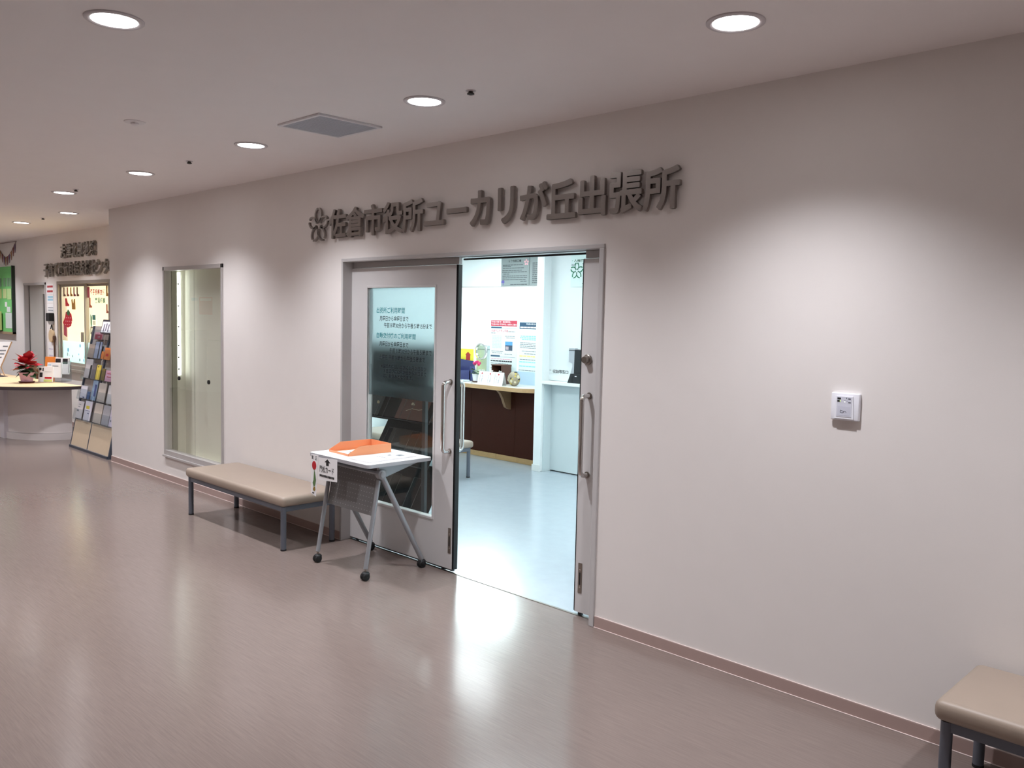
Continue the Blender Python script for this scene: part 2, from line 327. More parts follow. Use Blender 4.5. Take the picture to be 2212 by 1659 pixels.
# ---------------------------------------------------------------- display case set into the wall
kc = thing('window_1', 'glazed display case set into the wall with sliding panes', 'display case', ((KX0+KX1)/2, 0, KZ0), kind='structure')
CREAM = mat('display case lining', (240, 238, 224), 0.6)
KD = 0.215
mb = MB(); mb.box(KX0-0.02, KX0, 0.05, KD, KZ0-0.02, KZ1+0.02); mb.box(KX1, KX1+0.02, 0.05, KD, KZ0-0.02, KZ1+0.02); mb.box(KX0, KX1, 0.05, KD, KZ0-0.02, KZ0); mb.box(KX0, KX1, 0.05, KD, KZ1, KZ1+0.02); mb.box(KX0-0.02, KX1+0.02, KD, KD+0.02, KZ0-0.02, KZ1+0.02)
obj('case_lining', mb, CREAM, kc)
def fbox(nm, *a): return obj(nm, MB().box(*a, 0.002, 1), ALU, kc)
fbox('frame_side', KX0, KX0+0.028, -0.014, 0.06, KZ0+0.06, KZ1); fbox('frame_side', KX1-0.028, KX1, -0.014, 0.06, KZ0+0.06, KZ1)
fbox('frame_top', KX0, KX1, -0.014, 0.06, KZ1-0.038, KZ1); fbox('frame_bottom', KX0, KX1, -0.014, 0.06, KZ0+0.012, KZ0+0.06); fbox('frame_sill', KX0-0.004, KX1+0.004, -0.03, 0.0, KZ0-0.008, KZ0+0.012)
for x0, x1, y in ((KX0+0.028, (KX0+KX1)/2+0.03, 0.012), ((KX0+KX1)/2-0.03, KX1-0.028, 0.03)):
    p = obj('sliding_pane', MB().quad([(x0, y, KZ0+0.06), (x1, y, KZ0+0.06), (x1, y, KZ1-0.038), (x0, y, KZ1-0.038)]), CASEGLASS, kc); p['label'] = 'sliding glass pane'
for x, y in ((-2.81, 0.012), (-2.22, 0.03)):
    obj('finger_pull', MB().lathe([(0.020, -0.003), (0.020, 0.009)], (x, y, 1.05), 18, 'y'), BLACK, kc, True)
lm = obj('case_lamp', MB().box(KX0, KX0+0.008, 0.140, 0.164, 1.06, KZ1-0.045), emission('case lamp glow', (0.93, 1.0, 0.95), 9.0), kc); lm['label'] = 'slim vertical strip lamp inside the case'
for z in (1.12, 1.24, 1.36, 1.55, 1.76, 1.98):
    obj('lamp_clip', MB().box(KX0+0.008, KX0+0.012, 0.135, 0.150, z-0.008, z+0.008), BLACK, kc)
obj('case_upright', MB().box(KX0, KX0+0.012, 0.075, 0.125, KZ0, KZ1), mat('case upright grey', (160, 160, 146), 0.5), kc)

# ================================================================== CEILING FITTINGS
RINGM = mat('downlight trim', (205, 198, 200), 0.45)
LENSM = emission('downlight glow', (1.0, 0.975, 0.985), LENS_E)
sp = bpy.data.lights.new('downlight_beam', 'SPOT'); sp.energy = SPOT_W; sp.color = SPOT_COL; sp.spot_size = math.radians(120); sp.spot_blend = 1.0; sp.shadow_soft_size = 0.055
def downlight(loc, label, on=True):
    t = thing('downlight', label, 'ceiling light', loc, 'recessed round downlights in the corridor ceiling')
    mb = MB().lathe([(0.108, 0.0), (0.108, -0.004), (0.104, -0.007), (0.092, -0.008), (0.084, -0.004), (0.084, 0.0)], loc, 40, capb=False, capt=False)
    obj('trim_ring', mb, RINGM, t, True)
    obj('lens', MB().lathe([(0.084, -0.0045), (0.0845, -0.002)], loc, 40), LENSM, t)
    l = bpy.data.objects.new('beam', sp); C.objects.link(l); l.parent = t; l.location = (0, 0, -0.012)
    return t
vis = {0: 'round downlight nearest the right, above the card reader wall', 1: 'round downlight beside the square ceiling grille, towards the doorway', 2: 'round downlight left of the square ceiling grille', 3: 'round downlight above the glazed display case', 4: 'round downlight near the end of the front wall'}
for k in range(-2, 5):
    downlight((3.681-1.793*k, -0.79, ZC), vis.get(k, 'round downlight along the front wall, out of view to the right'))
for k in range(0, 7):
    downlight((1.919-1.93*k, -2.349, ZC), 'large looking round downlight at the upper left corner' if k == 0 else 'round downlight of the rear row, out of view')
for k in range(0, 5):
    downlight((-5.31-1.76*k, -0.155, ZC), {0: 'small distant downlight in front of the child care centre', 1: 'small distant downlight at the left edge of the view'}.get(k, 'downlight of the far lobby, out of view'))
# square grille
g = thing('ceiling_grille', 'square white ventilation grille with fine slats in the ceiling', 'vent', (1.015, -0.785, ZC))
a, b, c, d = 0.793, 1.237, -1.0, -0.57
mb = MB(); e = 0.02
mb.box(a, b, c, c+e, ZC-0.012, ZC, 0.002); mb.box(a, b, d-e, d, ZC-0.012, ZC, 0.002); mb.box(a, a+e, c+e, d-e, ZC-0.012, ZC, 0.002); mb.box(b-e, b, c+e, d-e, ZC-0.012, ZC, 0.002)
obj('grille_frame', mb, mat('grille white', (226, 224, 226), 0.45), g)
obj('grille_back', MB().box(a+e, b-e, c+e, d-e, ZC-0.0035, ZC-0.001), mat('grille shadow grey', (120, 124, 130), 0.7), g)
n = 24; sm = None
for i in range(n):
    x = a+e+(b-a-2*e)*(i+0.5)/n
    if sm is None:
        s0 = obj('slat', MB().box(-0.0045, 0.0045, c+e, d-e, ZC-0.010, ZC-0.0036), mat('grille slat', (198, 202, 210), 0.45), g); sm = s0.data
        s0.location = (x, 0, 0)
    else:
        s1 = link('slat', sm, None, g); s1.location = (x, 0, 0)
# sprinkler heads and sensor
for i, (x, y, lb) in enumerate(((2.22, -0.771, 'small dark sprinkler head near the square grille'), (-0.837, -0.781, 'small dark sprinkler head above the bench and display case'), (-3.17, -0.79, 'small dark sprinkler head beside a downlight near the wall end'), (-6.213, -0.155, 'tiny sprinkler head above the far lobby'))):
    t = thing('sprinkler_head', lb, 'sprinkler', (x, y, ZC), 'sprinkler heads on the corridor ceiling')
    obj('escutcheon', MB().lathe([(0.026, 0), (0.025, -0.003), (0.015, -0.004)], (x, y, ZC), 20), RINGM, t, True)
    obj('head', MB().lathe([(0.011, -0.004), (0.012, -0.010), (0.018, -0.013), (0.018, -0.018), (0.009, -0.021)], (x, y, ZC), 16), mat('dark bronze', (62, 56, 52), 0.4, 0.6), t, True)
t = thing('smoke_detector', 'flat white round detector on the ceiling left of the grille', 'detector', (0.175, -1.58, ZC))
obj('detector_base', MB().lathe([(0.06, 0), (0.06, -0.004), (0.052, -0.007)], (0.175, -1.58, ZC), 28), mat('detector white', (226, 220, 220), 0.5), t, True)
obj('detector_cap', MB().lathe([(0.024, -0.007), (0.022, -0.016), (0.014, -0.020)], (0.175, -1.58, ZC), 24), mat('detector white', (226, 220, 220), 0.5), t, True)

# ================================================================== WALL SIGN
sg = thing('wall_lettering', 'brushed steel raised lettering with a flower crest above the office doors', 'sign', (1.25, -0.02, 2.26))
chars = '佐倉市役所ユーカリが丘出張所'
cx = [-0.021, 0.201, 0.419, 0.641, 0.857, 1.079, 1.299, 1.515, 1.738, 1.963, 2.176, 2.398, 2.623, 2.847]
def swell(me, r, n=10):
    """thicken a glyph with rounded corners: its outline swept round a small circle"""
    vs = [v.co.copy() for v in me.vertices]; fs = [tuple(p.vertices) for p in me.polygons]; V, Fc = [], []
    for k in range(n):
        dx, dy = r*math.cos(2*PI*k/n), r*math.sin(2*PI*k/n); o_ = len(V)
        V += [(v.x+dx, v.y+dy, v.z+(k*3 % n)*0.012) for v in vs]; Fc += [tuple(i+o_ for i in f_) for f_ in fs]
    m2 = bpy.data.meshes.new('character'); m2.from_pydata(V, [], Fc); m2.update(); return m2
for ch, x in zip(chars, cx):
    me = swell(textmesh(ch, 0.004, 0.5, 0, 3), 0.024)
    xs = [v.co.x for v in me.vertices]; ys = [v.co.y for v in me.vertices]; ax, bx, ay, by = min(xs), max(xs), min(ys), max(ys)
    S = 0.222/0.985
    hw = (bx-ax)*S/2; zc = 2.377
    z0, z1 = zc-0.108, zc+0.108
    if ch in 'ユーが': z0, z1 = None, None
    for v in me.vertices:
        X = x+(v.co.x-(ax+bx)/2)*S
        Z = (zc+(v.co.y-0.38)*S) if z0 is None else z0+(v.co.y-ay)/(by-ay)*(z1-z0)
        v.co = (X, -0.024-v.co.z*0.018, Z)
    o = link('character', me, SIGN, sg)
# flower crest: five open petals around a centre
ec = Vector((-0.283, 0, 2.378))
for k in range(5):
    a = PI/2+2*PI*k/5; ux = Vector((math.cos(a), 0, math.sin(a))); uy = Vector((-ux.z, 0, ux.x)); pts = []
    for s in (-1, 1):
        arc = []
        for i in range(11):
            q = PI*(0.07+0.86*i/10); arc.append(ec+ux*(0.078+0.052*math.cos(q))+uy*s*0.041*math.sin(q))
        pts.append(arc)
    mb = MB()
    for arc in pts:
        inner = []; outer = []
        for i, p in enumerate(arc):
            t = (arc[min(i+1, 10)]-arc[max(i-1, 0)]).normalized(); nn = Vector((-t.z, 0, t.x)); wd = 0.0068
            inner.append(p-nn*wd); outer.append(p+nn*wd)
        mb.prism([(p.x, p.z) for p in inner]+[(p.x, p.z) for p in outer[::-1]], -0.033, -0.015)
    obj('petal', mb, SIGN, sg)

# card reader plate
cr = thing('card_reader', 'small square white card reader plate on the wall', 'card reader', (3.835, 0, 1.357))
WPL = mat('white plastic', (240, 240, 246), 0.35); GPL = mat('pale grey plastic', (214, 215, 226), 0.4)
obj('housing', MB().box(3.773, 3.897, -0.0215, 0, 1.296, 1.416, 0.005, 3), WPL, cr, True)
obj('bezel', MB().prism([(3.792, 1.304), (3.878, 1.304), (3.871, 1.402), (3.799, 1.402)], -0.028, -0.022), WPL, cr)
obj('face_plate', MB().box(3.802, 3.868, -0.0295, -0.027, 1.312, 1.400, 0.0008, 1), GPL, cr)
obj('reading_field', MB().box(3.808, 3.862, -0.0302, -0.0294, 1.318, 1.358), mat('reader field', (206, 207, 219), 0.4), cr)
for z in (1.381, 1.392): obj('display_window', MB().box(3.805, 3.820, -0.0305, -0.029, z-0.004, z+0.0035), INK, cr)
obj('status_lamp', MB().box(3.816, 3.8195, -0.0308, -0.0304, 1.378, 1.384), emission('green lamp', (0.7, 1.0, 0.35), 1.5), cr)
obj('status_lamp', MB().box(3.835, 3.840, -0.0308, -0.029, 1.376, 1.380), emission('white lamp', (1, 1, 1), 1.5), cr)
mb = MB()
for x0, x1, z0, z1 in ((3.843, 3.847, 1.392, 1.397), (3.853, 3.857, 1.389, 1.395), (3.858, 3.863, 1.389, 1.394), (3.835, 3.841, 1.3825, 1.3835), (3.845, 3.851, 1.382, 1.383), (3.853, 3.864, 1.374, 1.378)): mb.box(x0, x1, -0.0304, -0.029, z0, z1)
obj('symbols', mb, mat('grey symbol print', (90, 92, 104), 0.6), cr)
mb = MB(); pl = [(3.821, 1.341), (3.834, 1.337), (3.831, 1.329), (3.819, 1.333), (3.821, 1.341)]
for p, q in zip(pl, pl[1:]): mb.tube([(p[0], -0.0305, p[1]), (q[0], -0.0305, q[1])], 0.0008, 5)
mb.tube([(3.832, -0.0305, 1.331), (3.84, -0.0305, 1.338), (3.847, -0.0305, 1.333)], 0.0008, 5)
obj('card_symbol', mb, mat('grey symbol print', (90, 92, 104), 0.6), cr)

# ================================================================== BENCHES
def bench(ox, oy, label):
    """seat 1.56 x 0.485, top at 0.395; origin at the seat's front left corner on the floor"""
    t = thing('bench', label, 'bench', (ox, oy, 0), 'beige padded benches')
    L, D = 1.56, 0.49
    mb = MB(); mb.box(ox, ox+L, oy, oy+D, 0.322, 0.398, 0.028, 4)
    for v in mb.bm.verts:   # slightly crowned cushion
        if v.co.z > 0.37:
            u = (v.co.x-ox)/L*2-1; q = (v.co.y-oy)/D*2-1; v.co.z += 0.004*(1-u*u)*(1-q*q)
    s = obj('seat', mb, BEIGE, t, True); s['label'] = 'beige vinyl padded seat'
    mb = MB(); e = 0.035
    mb.box(ox+e, ox+L-e, oy+e-0.012, oy+e+0.012, 0.286, 0.322); mb.box(ox+e, ox+L-e, oy+D-e-0.012, oy+D-e+0.012, 0.286, 0.322)
    mb.box(ox+e-0.012, ox+e+0.012, oy+e, oy+D-e, 0.286, 0.322); mb.box(ox+L-e-0.012, ox+L-e+0.012, oy+e, oy+D-e, 0.286, 0.322)
    obj('seat_frame', mb, LEGGREY, t)
    for x in (ox+0.04, ox+L-0.04):
        for y in (oy+0.035, oy+D-0.045):
            lg = obj('leg', MB().tube([(x, y, 0.008), (x, y, 0.322)], 0.0205, 18), LEGGREY, t, True)
            c = obj('foot_cap', MB().lathe([(0.0215, 0.0), (0.0215, 0.012)], (x, y, 0), 18), BLACK, lg, True); c.matrix_parent_inverse = Matrix()
    return t
b1 = bench(-1.53, -0.517, 'low beige padded bench on grey legs between display case and table')
dup(b1, (4.415+1.53, 0.004, 0), 'beige padded bench cut off by the lower right corner')
dup(b1, (-2.788+1.53, 2.03+0.517, 0), 'beige bench inside the office, mostly hidden behind the sliding door')

# ================================================================== FOLDING TABLE
tb = thing('folding_table', 'small white folding table on silver caster legs before the left door', 'table', (0.68, -0.23, 0))
TX0, TX1, TY0, TY1, TZ = 0.338, 1.022, -0.495, 0.036, 0.764
mb = MB(); n = 6; R = 0.03; poly = []
for (cxx, cyy, a0) in ((TX1-R, TY0+R, -90), (TX1-R, TY1-R, 0), (TX0+R, TY1-R, 90), (TX0+R, TY0+R, 180)):
    for i in range(n+1): a = math.radians(a0+90*i/n); poly.append((cxx+R*math.cos(a), cyy+R*math.sin(a)))
mb.prism(poly, TZ-0.023, TZ-0.0005, 'xy'); o = obj('edge_band', mb, mat('grey edge band', (172, 172, 176), 0.45), tb)
poly2 = [(0.68+(p[0]-0.68)*0.998, -0.2295+(p[1]+0.2295)*0.998) for p in poly]
o = obj('tabletop', MB().prism(poly2, TZ-0.002, TZ, 'xy'), WHITE, tb); o['label'] = 'white laminate table top'
PVY, PVZ = -0.345, 0.682
for sx, lx in ((0.392, -1), (0.948, 1)):
    lg = obj('leg', MB().tube([(sx, -0.452, 0.075), (sx, PVY-0.01, PVZ-0.04)], 0.0145, 14), TABLEGREY, tb, True); lg['label'] = 'front slanted tube leg'
    lg = obj('leg', MB().tube([(sx+lx*0.012, 0.002, 0.06), (sx+lx*0.012, PVY, PVZ)], [0.017, 0.019], 14), TABLEGREY, tb, True); lg['label'] = 'rear slanted tube leg'
    pv = obj('pivot_hub', MB().lathe([(0.033, -0.018), (0.034, 0.014), (0.026, 0.020)] if lx > 0 else [(0.026, -0.020), (0.034, -0.014), (0.033, 0.018)], (sx+lx*0.012, PVY, PVZ), 24, 'x'), TABLEGREY, tb, True)
    c = obj('hub_cap', MB().lathe([(0.021, 0.0), (0.021, 0.004), (0.017, 0.006)] if lx > 0 else [(0.017, -0.006), (0.021, -0.004), (0.021, 0.0)], (sx+lx*0.032, PVY, PVZ), 20, 'x'), mat('light grey plastic', (178, 180, 184), 0.4), pv, True); c.matrix_parent_inverse = Matrix()
    # bracket between hub and top
    obj('top_bracket', MB().prism([(PVY-0.02, TZ-0.023), (PVY+0.30, TZ-0.023), (PVY+0.30, TZ-0.036), (PVY+0.05, PVZ-0.02), (PVY-0.01, PVZ-0.025)], sx-0.012, sx+0.012, 'yz'), TABLEGREY, tb)
    for (yy, nm) in ((-0.452, 'front'), (0.006, 'rear')):
        st = obj('caster', MB().lathe([(0.007, 0.05), (0.007, 0.078)], (sx+(lx*0.012 if nm == 'rear' else 0), yy, 0), 10), SATIN, tb, True); st['label'] = 'black twin wheel caster'
        x = sx+(lx*0.012 if nm == 'rear' else 0)
        for dx in (-0.0125, 0.0125):
            wl = obj('wheel', MB().lathe([(0.022, -0.0095), (0.0255, -0.006), (0.0255, 0.006), (0.022, 0.0095)], (x+dx, yy-0.004, 0.0255), 20, 'x'), BLACK, st, True); wl.matrix_parent_inverse = Matrix()
        hd = obj('hood', MB().lathe([(0.019, 0.022), (0.027, 0.026), (0.027, 0.045), (0.02, 0.054), (0.008, 0.057)], (x, yy, 0), 18), BLACK, st, True); hd.matrix_parent_inverse = Matrix()
# modesty panel following the front legs
def legy(z): return -0.452+(z-0.075)/(PVZ-0.04-0.075)*(PVY-0.01+0.452)
zb, zt = 0.405, 0.715
p = obj('modesty_panel', MB().prism([(legy(zb)+0.012, zb), (legy(zt)+0.012, zt), (legy(zt)+0.014, zt), (legy(zb)+0.014, zb)], 0.405, 0.940, 'yz'), mat('perforated grey panel', (116, 114, 114), 0.5), tb); p['label'] = 'grey perforated modesty panel'
mb = MB()
for r in range(10):
    z = 0.43+r*0.029
    for cidx in range(17):
        x = 0.43+cidx*0.0305
        y = legy(z)+0.0115; k = 0.0022
        mb.quad([(x-k, y, z-k), (x+k, y, z-k), (x+k, y+0.0004, z+k), (x-k, y+0.0004, z+k)])
o = obj('perforation', mb, mat('perforation light', (196, 196, 196), 0.6), tb); o['kind'] = 'stuff'
obj('cross_tube', MB().tube([(0.392, PVY, PVZ), (0.948, PVY, PVZ)], 0.012, 12), TABLEGREY, tb, True)

# things on the table ----------------------------------------------------------
def rotfn(cx_, cy_, ang, base):
    ca, sa = math.cos(ang), math.sin(ang)
    return lambda x, y, z: Vector((cx_+x*ca-y*sa, cy_+x*sa+y*ca, base+z))
# orange letter tray
tr = thing('letter_tray', 'open orange plastic letter tray on the white table', 'letter tray', (0.545, -0.22, TZ))
f_ = rotfn(0.545, -0.215, math.radians(-4), TZ)
tw, td, th_ = 0.128, 0.170, 0.062
def traypart(nm, pts, thick, axis):
    mb = MB(); A = [f_(*p) for p in pts]; off = {'x': (thick, 0, 0), 'y': (0, thick, 0), 'z': (0, 0, thick)}[axis]; B = [f_(p[0]+off[0], p[1]+off[1], p[2]+off[2]) for p in pts]
    va = [mb.bm.verts.new(v) for v in A]; vb = [mb.bm.verts.new(v) for v in B]; n = len(pts); mb.bm.faces.new(va); mb.bm.faces.new(vb[::-1])
    for i in range(n): mb.bm.faces.new((va[i], va[(i+1) % n], vb[(i+1) % n], vb[i]))
    return obj(nm, mb, ORANGE, tr)
traypart('tray_base', [(-tw, -td, 0), (tw, -td, 0), (tw, td, 0), (-tw, td, 0)], 0.003, 'z')
side = [(-td, 0.003), (-td, 0.016), (-td+0.09, th_), (td, th_), (td, 0.003)]
traypart('tray_side', [(-tw, y, z) for y, z in side], 0.003, 'x'); traypart('tray_side', [(tw-0.003, y, z) for y, z in side], 0.003, 'x')
traypart('tray_back', [(-tw, td-0.003, 0.003), (tw, td-0.003, 0.003), (tw, td-0.003, th_), (-tw, td-0.003, th_)], 0.003, 'y')
traypart('tray_lip', [(-tw, -td, 0.003), (tw, -td, 0.003), (tw, -td, 0.014), (-tw, -td, 0.014)], 0.003, 'y')
def sheet(name, label, cat, pts, th, m, base, ang, cx_, cy_, group=None):
    fn = rotfn(cx_, cy_, ang, base); t = thing(name, label, cat, (cx_, cy_, base), group)
    mb = MB(); A = [mb.bm.verts.new(fn(p[0], p[1], 0)) for p in pts]; B = [mb.bm.verts.new(fn(p[0], p[1], th)) for p in pts]; n = len(pts)
    mb.bm.faces.new(A[::-1]); mb.bm.faces.new(B)
    for i in range(n): mb.bm.faces.new((A[i], A[(i+1) % n], B[(i+1) % n], B[i]))
    obj('sheet', mb, m, t); return t, fn
t, fn = sheet('card', 'white card with green pine print lying in the orange tray', 'card', [(-0.07, -0.105), (0.07, -0.105), (0.07, 0.105), (-0.07, 0.105)], 0.004, PAPER, TZ+0.0035, math.radians(-4), 0.545, -0.25)
mb = MB(); mb.quad([fn(0.0, -0.06, 0.0045), fn(0.055, -0.06, 0.0045), fn(0.03, 0.06, 0.0045), fn(0.01, 0.06, 0.0045)]); obj('print', mb, mat('dark green print', (58, 92, 58), 0.6), t)
t, fn = sheet('booklet', 'flat white booklet with a small picture at the table front', 'booklet', [(-0.105, -0.20), (0.105, -0.20), (0.105, 0.20), (-0.105, 0.20)], 0.007, PAPER, TZ+0.0005, math.radians(2), 0.845, -0.245)
for (x0, x1, y0, y1, mm) in ((0.0, 0.05, 0.10, 0.15, GREYINK), (-0.04, -0.01, 0.06, 0.09, GREYINK), (-0.06, 0.06, -0.02, -0.012, GREYINK)):
    mb = MB(); mb.quad([fn(x0, y0, 0.0074), fn(x1, y0, 0.0074), fn(x1, y1, 0.0074), fn(x0, y1, 0.0074)]); obj('print', mb, mm, t)
# papers taped to the front edge
st = thing('paper_strip', 'narrow white greeting strip with red sun and green plant hanging from table', 'paper', (0.42, -0.5, 0.62))
PY = -0.4972
mb = MB().prism([(0.374, 0.757), (0.464, 0.757), (0.434, 0.470), (0.372, 0.485)], PY, PY+0.0012); obj('strip_sheet', mb, PAPER, st)
text('lettering', '賀', 0.380, 0.404, 0.722, 0.748, PY-0.0008, INK, st, bold=0.01); text('lettering', '正', 0.424, 0.447, 0.722, 0.747, PY-0.0008, INK, st, bold=0.01)
obj('red_sun', MB().prism([(0.412+0.026*math.cos(2*PI*i/24), 0.681+0.030*math.sin(2*PI*i/24)) for i in range(24)], PY-0.0008, PY), RED, st)
mb = MB().prism([(0.405, 0.58), (0.414, 0.66), (0.424, 0.63), (0.436, 0.585), (0.425, 0.545), (0.409, 0.535), (0.395, 0.56)], PY-0.0014, PY-0.0008); obj('plant_print', mb, mat('kadomatsu green', (86, 118, 70), 0.6), st)
obj('plant_base_print', MB().prism([(0.398, 0.515), (0.408, 0.535), (0.424, 0.535), (0.430, 0.515), (0.415, 0.503)], PY-0.0014, PY-0.0008), mat('straw print', (150, 120, 50), 0.6), st)
obj('ink_mark', MB().box(0.390, 0.412, PY-0.0008, PY, 0.487, 0.495), INK, st)
pn = thing('paper_notice', 'white notice with a black up arrow taped to the table edge', 'notice', (0.585, -0.5, 0.67))
mb = MB().prism([(0.470, 0.745), (0.690, 0.757), (0.690, 0.607), (0.466, 0.592)], PY-0.0030, PY-0.0018); obj('notice_sheet', mb, PAPER, pn)
q = PY-0.0038
obj('arrow', MB().prism([(0.577, 0.745), (0.611, 0.722), (0.592, 0.722), (0.592, 0.700), (0.562, 0.700), (0.562, 0.722), (0.543, 0.722)], q, q+0.0008), INK, pn)
text('lettering', '門松カード', 0.485, 0.652, 0.648, 0.695, q, INK, pn, bold=0.012)
mb = MB()
for i in range(11):
    x = 0.484+i*0.016; mb.prism([(x, 0.618), (x+0.013, 0.619), (x+0.013, 0.634), (x, 0.633)], q, q+0.0008)
obj('small_print', mb, INK, pn)
# ================================================================== OFFICE INTERIOR
DIFF = emission('office diffuser glow', OFFICE_COL, OFFICE_E)
def office_light(x, y, label, L=1.25, W=0.28, m=None, z=2.52):
    t = thing('office_light', label, 'ceiling light', (x, y, z), 'fluorescent fittings in the rooms')
    obj('housing', MB().box(x-L/2, x+L/2, y-W/2, y+W/2, z-0.05, z, 0.004), WHITE, t)
    obj('diffuser', MB().box(x-L/2+0.03, x+L/2-0.03, y-W/2+0.03, y+W/2-0.03, z-0.062, z-0.05), m or DIFF, t)
for x, y in ((0.9, 1.15), (-1.9, 1.15), (2.9, 1.6), (0.9, 2.5), (2.9, 2.8), (-1.9, 2.95)):
    office_light(x, y, 'fluorescent ceiling fitting in the office waiting area, out of view')
for x, y in ((-3.4, 4.7), (-1.4, 5.2), (-3.2, 6.6), (1.5, 5.6)):
    office_light(x, y, 'fluorescent ceiling fitting over the office desks, out of view', 1.35, 0.45, emission('office desk diffuser glow', OFFICE_COL, 2.1*OFFICE_E) if x < -3.3 else None, 2.50)
office_light(-7.4, 1.7, 'fluorescent ceiling fitting in the child care room, hidden by the wall', 1.6, 0.4, emission('playroom glow', (1.0, 0.95, 0.84), 58), 2.70)
office_light(-7.4, 2.7, 'fluorescent ceiling fitting in the child care room, hidden by the wall', 1.6, 0.4, emission('playroom glow', (1.0, 0.95, 0.84), 58), 2.70)
# reception counter
BROWN = mat('dark red brown laminate', (58, 25, 14), 0.6, noise=0.12, nscale=10, stretch=(1, 1, 8), spec=0.15)
TAN = mat('light wood edge', (190, 154, 112), 0.4, noise=0.15, nscale=14, stretch=(1, 6, 6))
TOPW = mat('pale counter laminate', (226, 222, 214), 0.3, noise=0.02)
rc = thing('reception_counter', 'dark brown reception counter with pale top inside the office', 'counter', (-2.3, 3.57, 0))
for i, (x0, x1) in enumerate(((-3.6, -2.42), (-2.417, -1.652), (-1.649, -1.14))):
    obj('front_panel', MB().box(x0, x1, 3.57, 3.6, 0.062, 0.868), BROWN, rc)
obj('carcass', MB().box(-3.6, -1.14, 3.60, 3.72, 0.02, 0.868), mat('counter back', (120, 100, 86), 0.6), rc)
for x0, x1 in ((-3.6, -2.6), (-2.598, -1.95), (-1.948, -1.6), (-1.598, -1.14)): obj('plinth_strip', MB().box(x0, x1, 3.555, 3.6, 0.0, 0.062, 0.002), mat('light oak plinth', (176, 142, 96), 0.45, noise=0.2, nscale=8, stretch=(2, 2, 20)), rc)
poly = [(-3.6, 3.30), (-1.36, 3.30), (-1.30, 3.32), (-1.15, 3.43), (-1.135, 3.45), (-1.135, 3.95), (-3.6, 3.95)]
obj('counter_edge', MB().prism(poly, 0.868, 0.9135, 'xy'), TAN, rc)
poly2 = [(-3.59, 3.312), (-1.362, 3.312), (-1.304, 3.332), (-1.15, 3.445), (-1.14, 3.46), (-1.14, 3.95), (-3.59, 3.95)]
obj('counter_top', MB().prism(poly2, 0.912, 0.9165, 'xy'), TOPW, rc)
prof = [(3.57, 0.868), (3.335, 0.868), (3.36, 0.855), (3.40, 0.82), (3.44, 0.76), (3.465, 0.70), (3.49, 0.655), (3.53, 0.635), (3.57, 0.625)]
BRK = mat('bracket wood', (134, 104, 76), 0.5, noise=0.1)
obj('bracket', MB().prism(prof, -1.765, -1.725, 'yz'), BRK, rc); obj('bracket', MB().prism(prof, -2.965, -2.925, 'yz'), BRK, rc)
# reception glass
rg = thing('window_3', 'clear glass screen with a chrome speaking ring above the reception counter', 'glass screen', (-2.5, 3.765, 0.92), kind='structure')
obj('glass_pane', MB().box(-4.4, -1.131, 3.762, 3.768, 0.9167, 2.095), glass('reception glass', (0.95, 0.985, 0.985), 0.6), rg)
pts = [(-2.45+0.098*math.cos(2*PI*i/28), 3.757, 1.287+0.098*math.sin(2*PI*i/28)) for i in range(29)]
r_ = obj('speaking_ring', MB().lathe([(0.086, -0.022), (0.104, -0.022), (0.108, -0.012), (0.104, 0.005), (0.086, 0.005), (0.086, -0.022)], (-2.45, 3.757, 1.287), 32, 'y', False, False), CHROME, rg, True); r_['label'] = 'chrome ring around the speaking hole'
obj('lower_board', MB().box(-1.84, -1.131, 3.748, 3.758, 0.917, 1.075), mat('pale blue board', (190, 216, 236), 0.45), rg)
obj('top_channel', MB().box(-4.4, -1.131, 3.733, 3.7395, 2.088, 2.100), ALU, rg)
# hanging charter panels
PANEL = mat('silver grey panel', (132, 140, 140), 0.4)
def bars(name, rows, y, m, parent, x0, x1, h, seed, gap=0.0):
    rnd = random.Random(seed); mb = MB()
    for z, fa, fb in rows:
        x = x0+(x1-x0)*fa; xe = x0+(x1-x0)*fb
        while x < xe:
            l = rnd.uniform(0.02, 0.06)*(x1-x0)/0.45; mb.box(x, min(x+l, xe), y-0.0006, y+0.0002, z-h/2, z+h/2); x += l+0.006
    o = obj(name, mb, m, parent); o['kind'] = 'stuff'; return o
cp = thing('charter_panel', 'silver grey charter panel with title, pink crest and purple tree', 'panel', (-1.86, 3.735, 2.1))
obj('panel_sheet', MB().box(-2.097, -1.628, 3.729, 3.739, 2.104, 2.438), PANEL, cp)
text('lettering', '佐倉市民憲章', -1.975, -1.762, 2.385, 2.415, 3.7285, INK, cp, bold=0.02)
bars('text_lines', [(2.352, 0.06, 0.78), (2.335, 0.06, 0.35), (2.315, 0.06, 0.82), (2.287, 0.04, 0.74), (2.267, 0.04, 0.92), (2.245, 0.08, 0.3), (2.220, 0.05, 0.93), (2.198, 0.05, 0.93), (2.175, 0.05, 0.88), (2.155, 0.7, 0.93), (2.118, 0.34, 0.94)], 3.7285, mat('dark grey print', (70, 74, 78), 0.7), cp, -2.097, -1.628, 0.008, 3)
def flower(name, c, R, m, parent, y, n=5, w=0.3):
    mb = MB()
    for k in range(n):
        a = PI/2+2*PI*k/n; pts = []
        for i in range(14):
            q = 2*PI*i/14; px, pz = R*(0.62+0.36*math.cos(q)), R*w*math.sin(q)
            pts.append((c[0]+px*math.cos(a)-pz*math.sin(a), c[1]+px*math.sin(a)+pz*math.cos(a)))
        mb.prism(pts, y-0.0008, y)
    return obj(name, mb, m, parent)
flower('flower_crest', (-1.676, 2.378), 0.04, mat('pink print', (226, 168, 176), 0.6), cp, 3.7285, 5, 0.3)
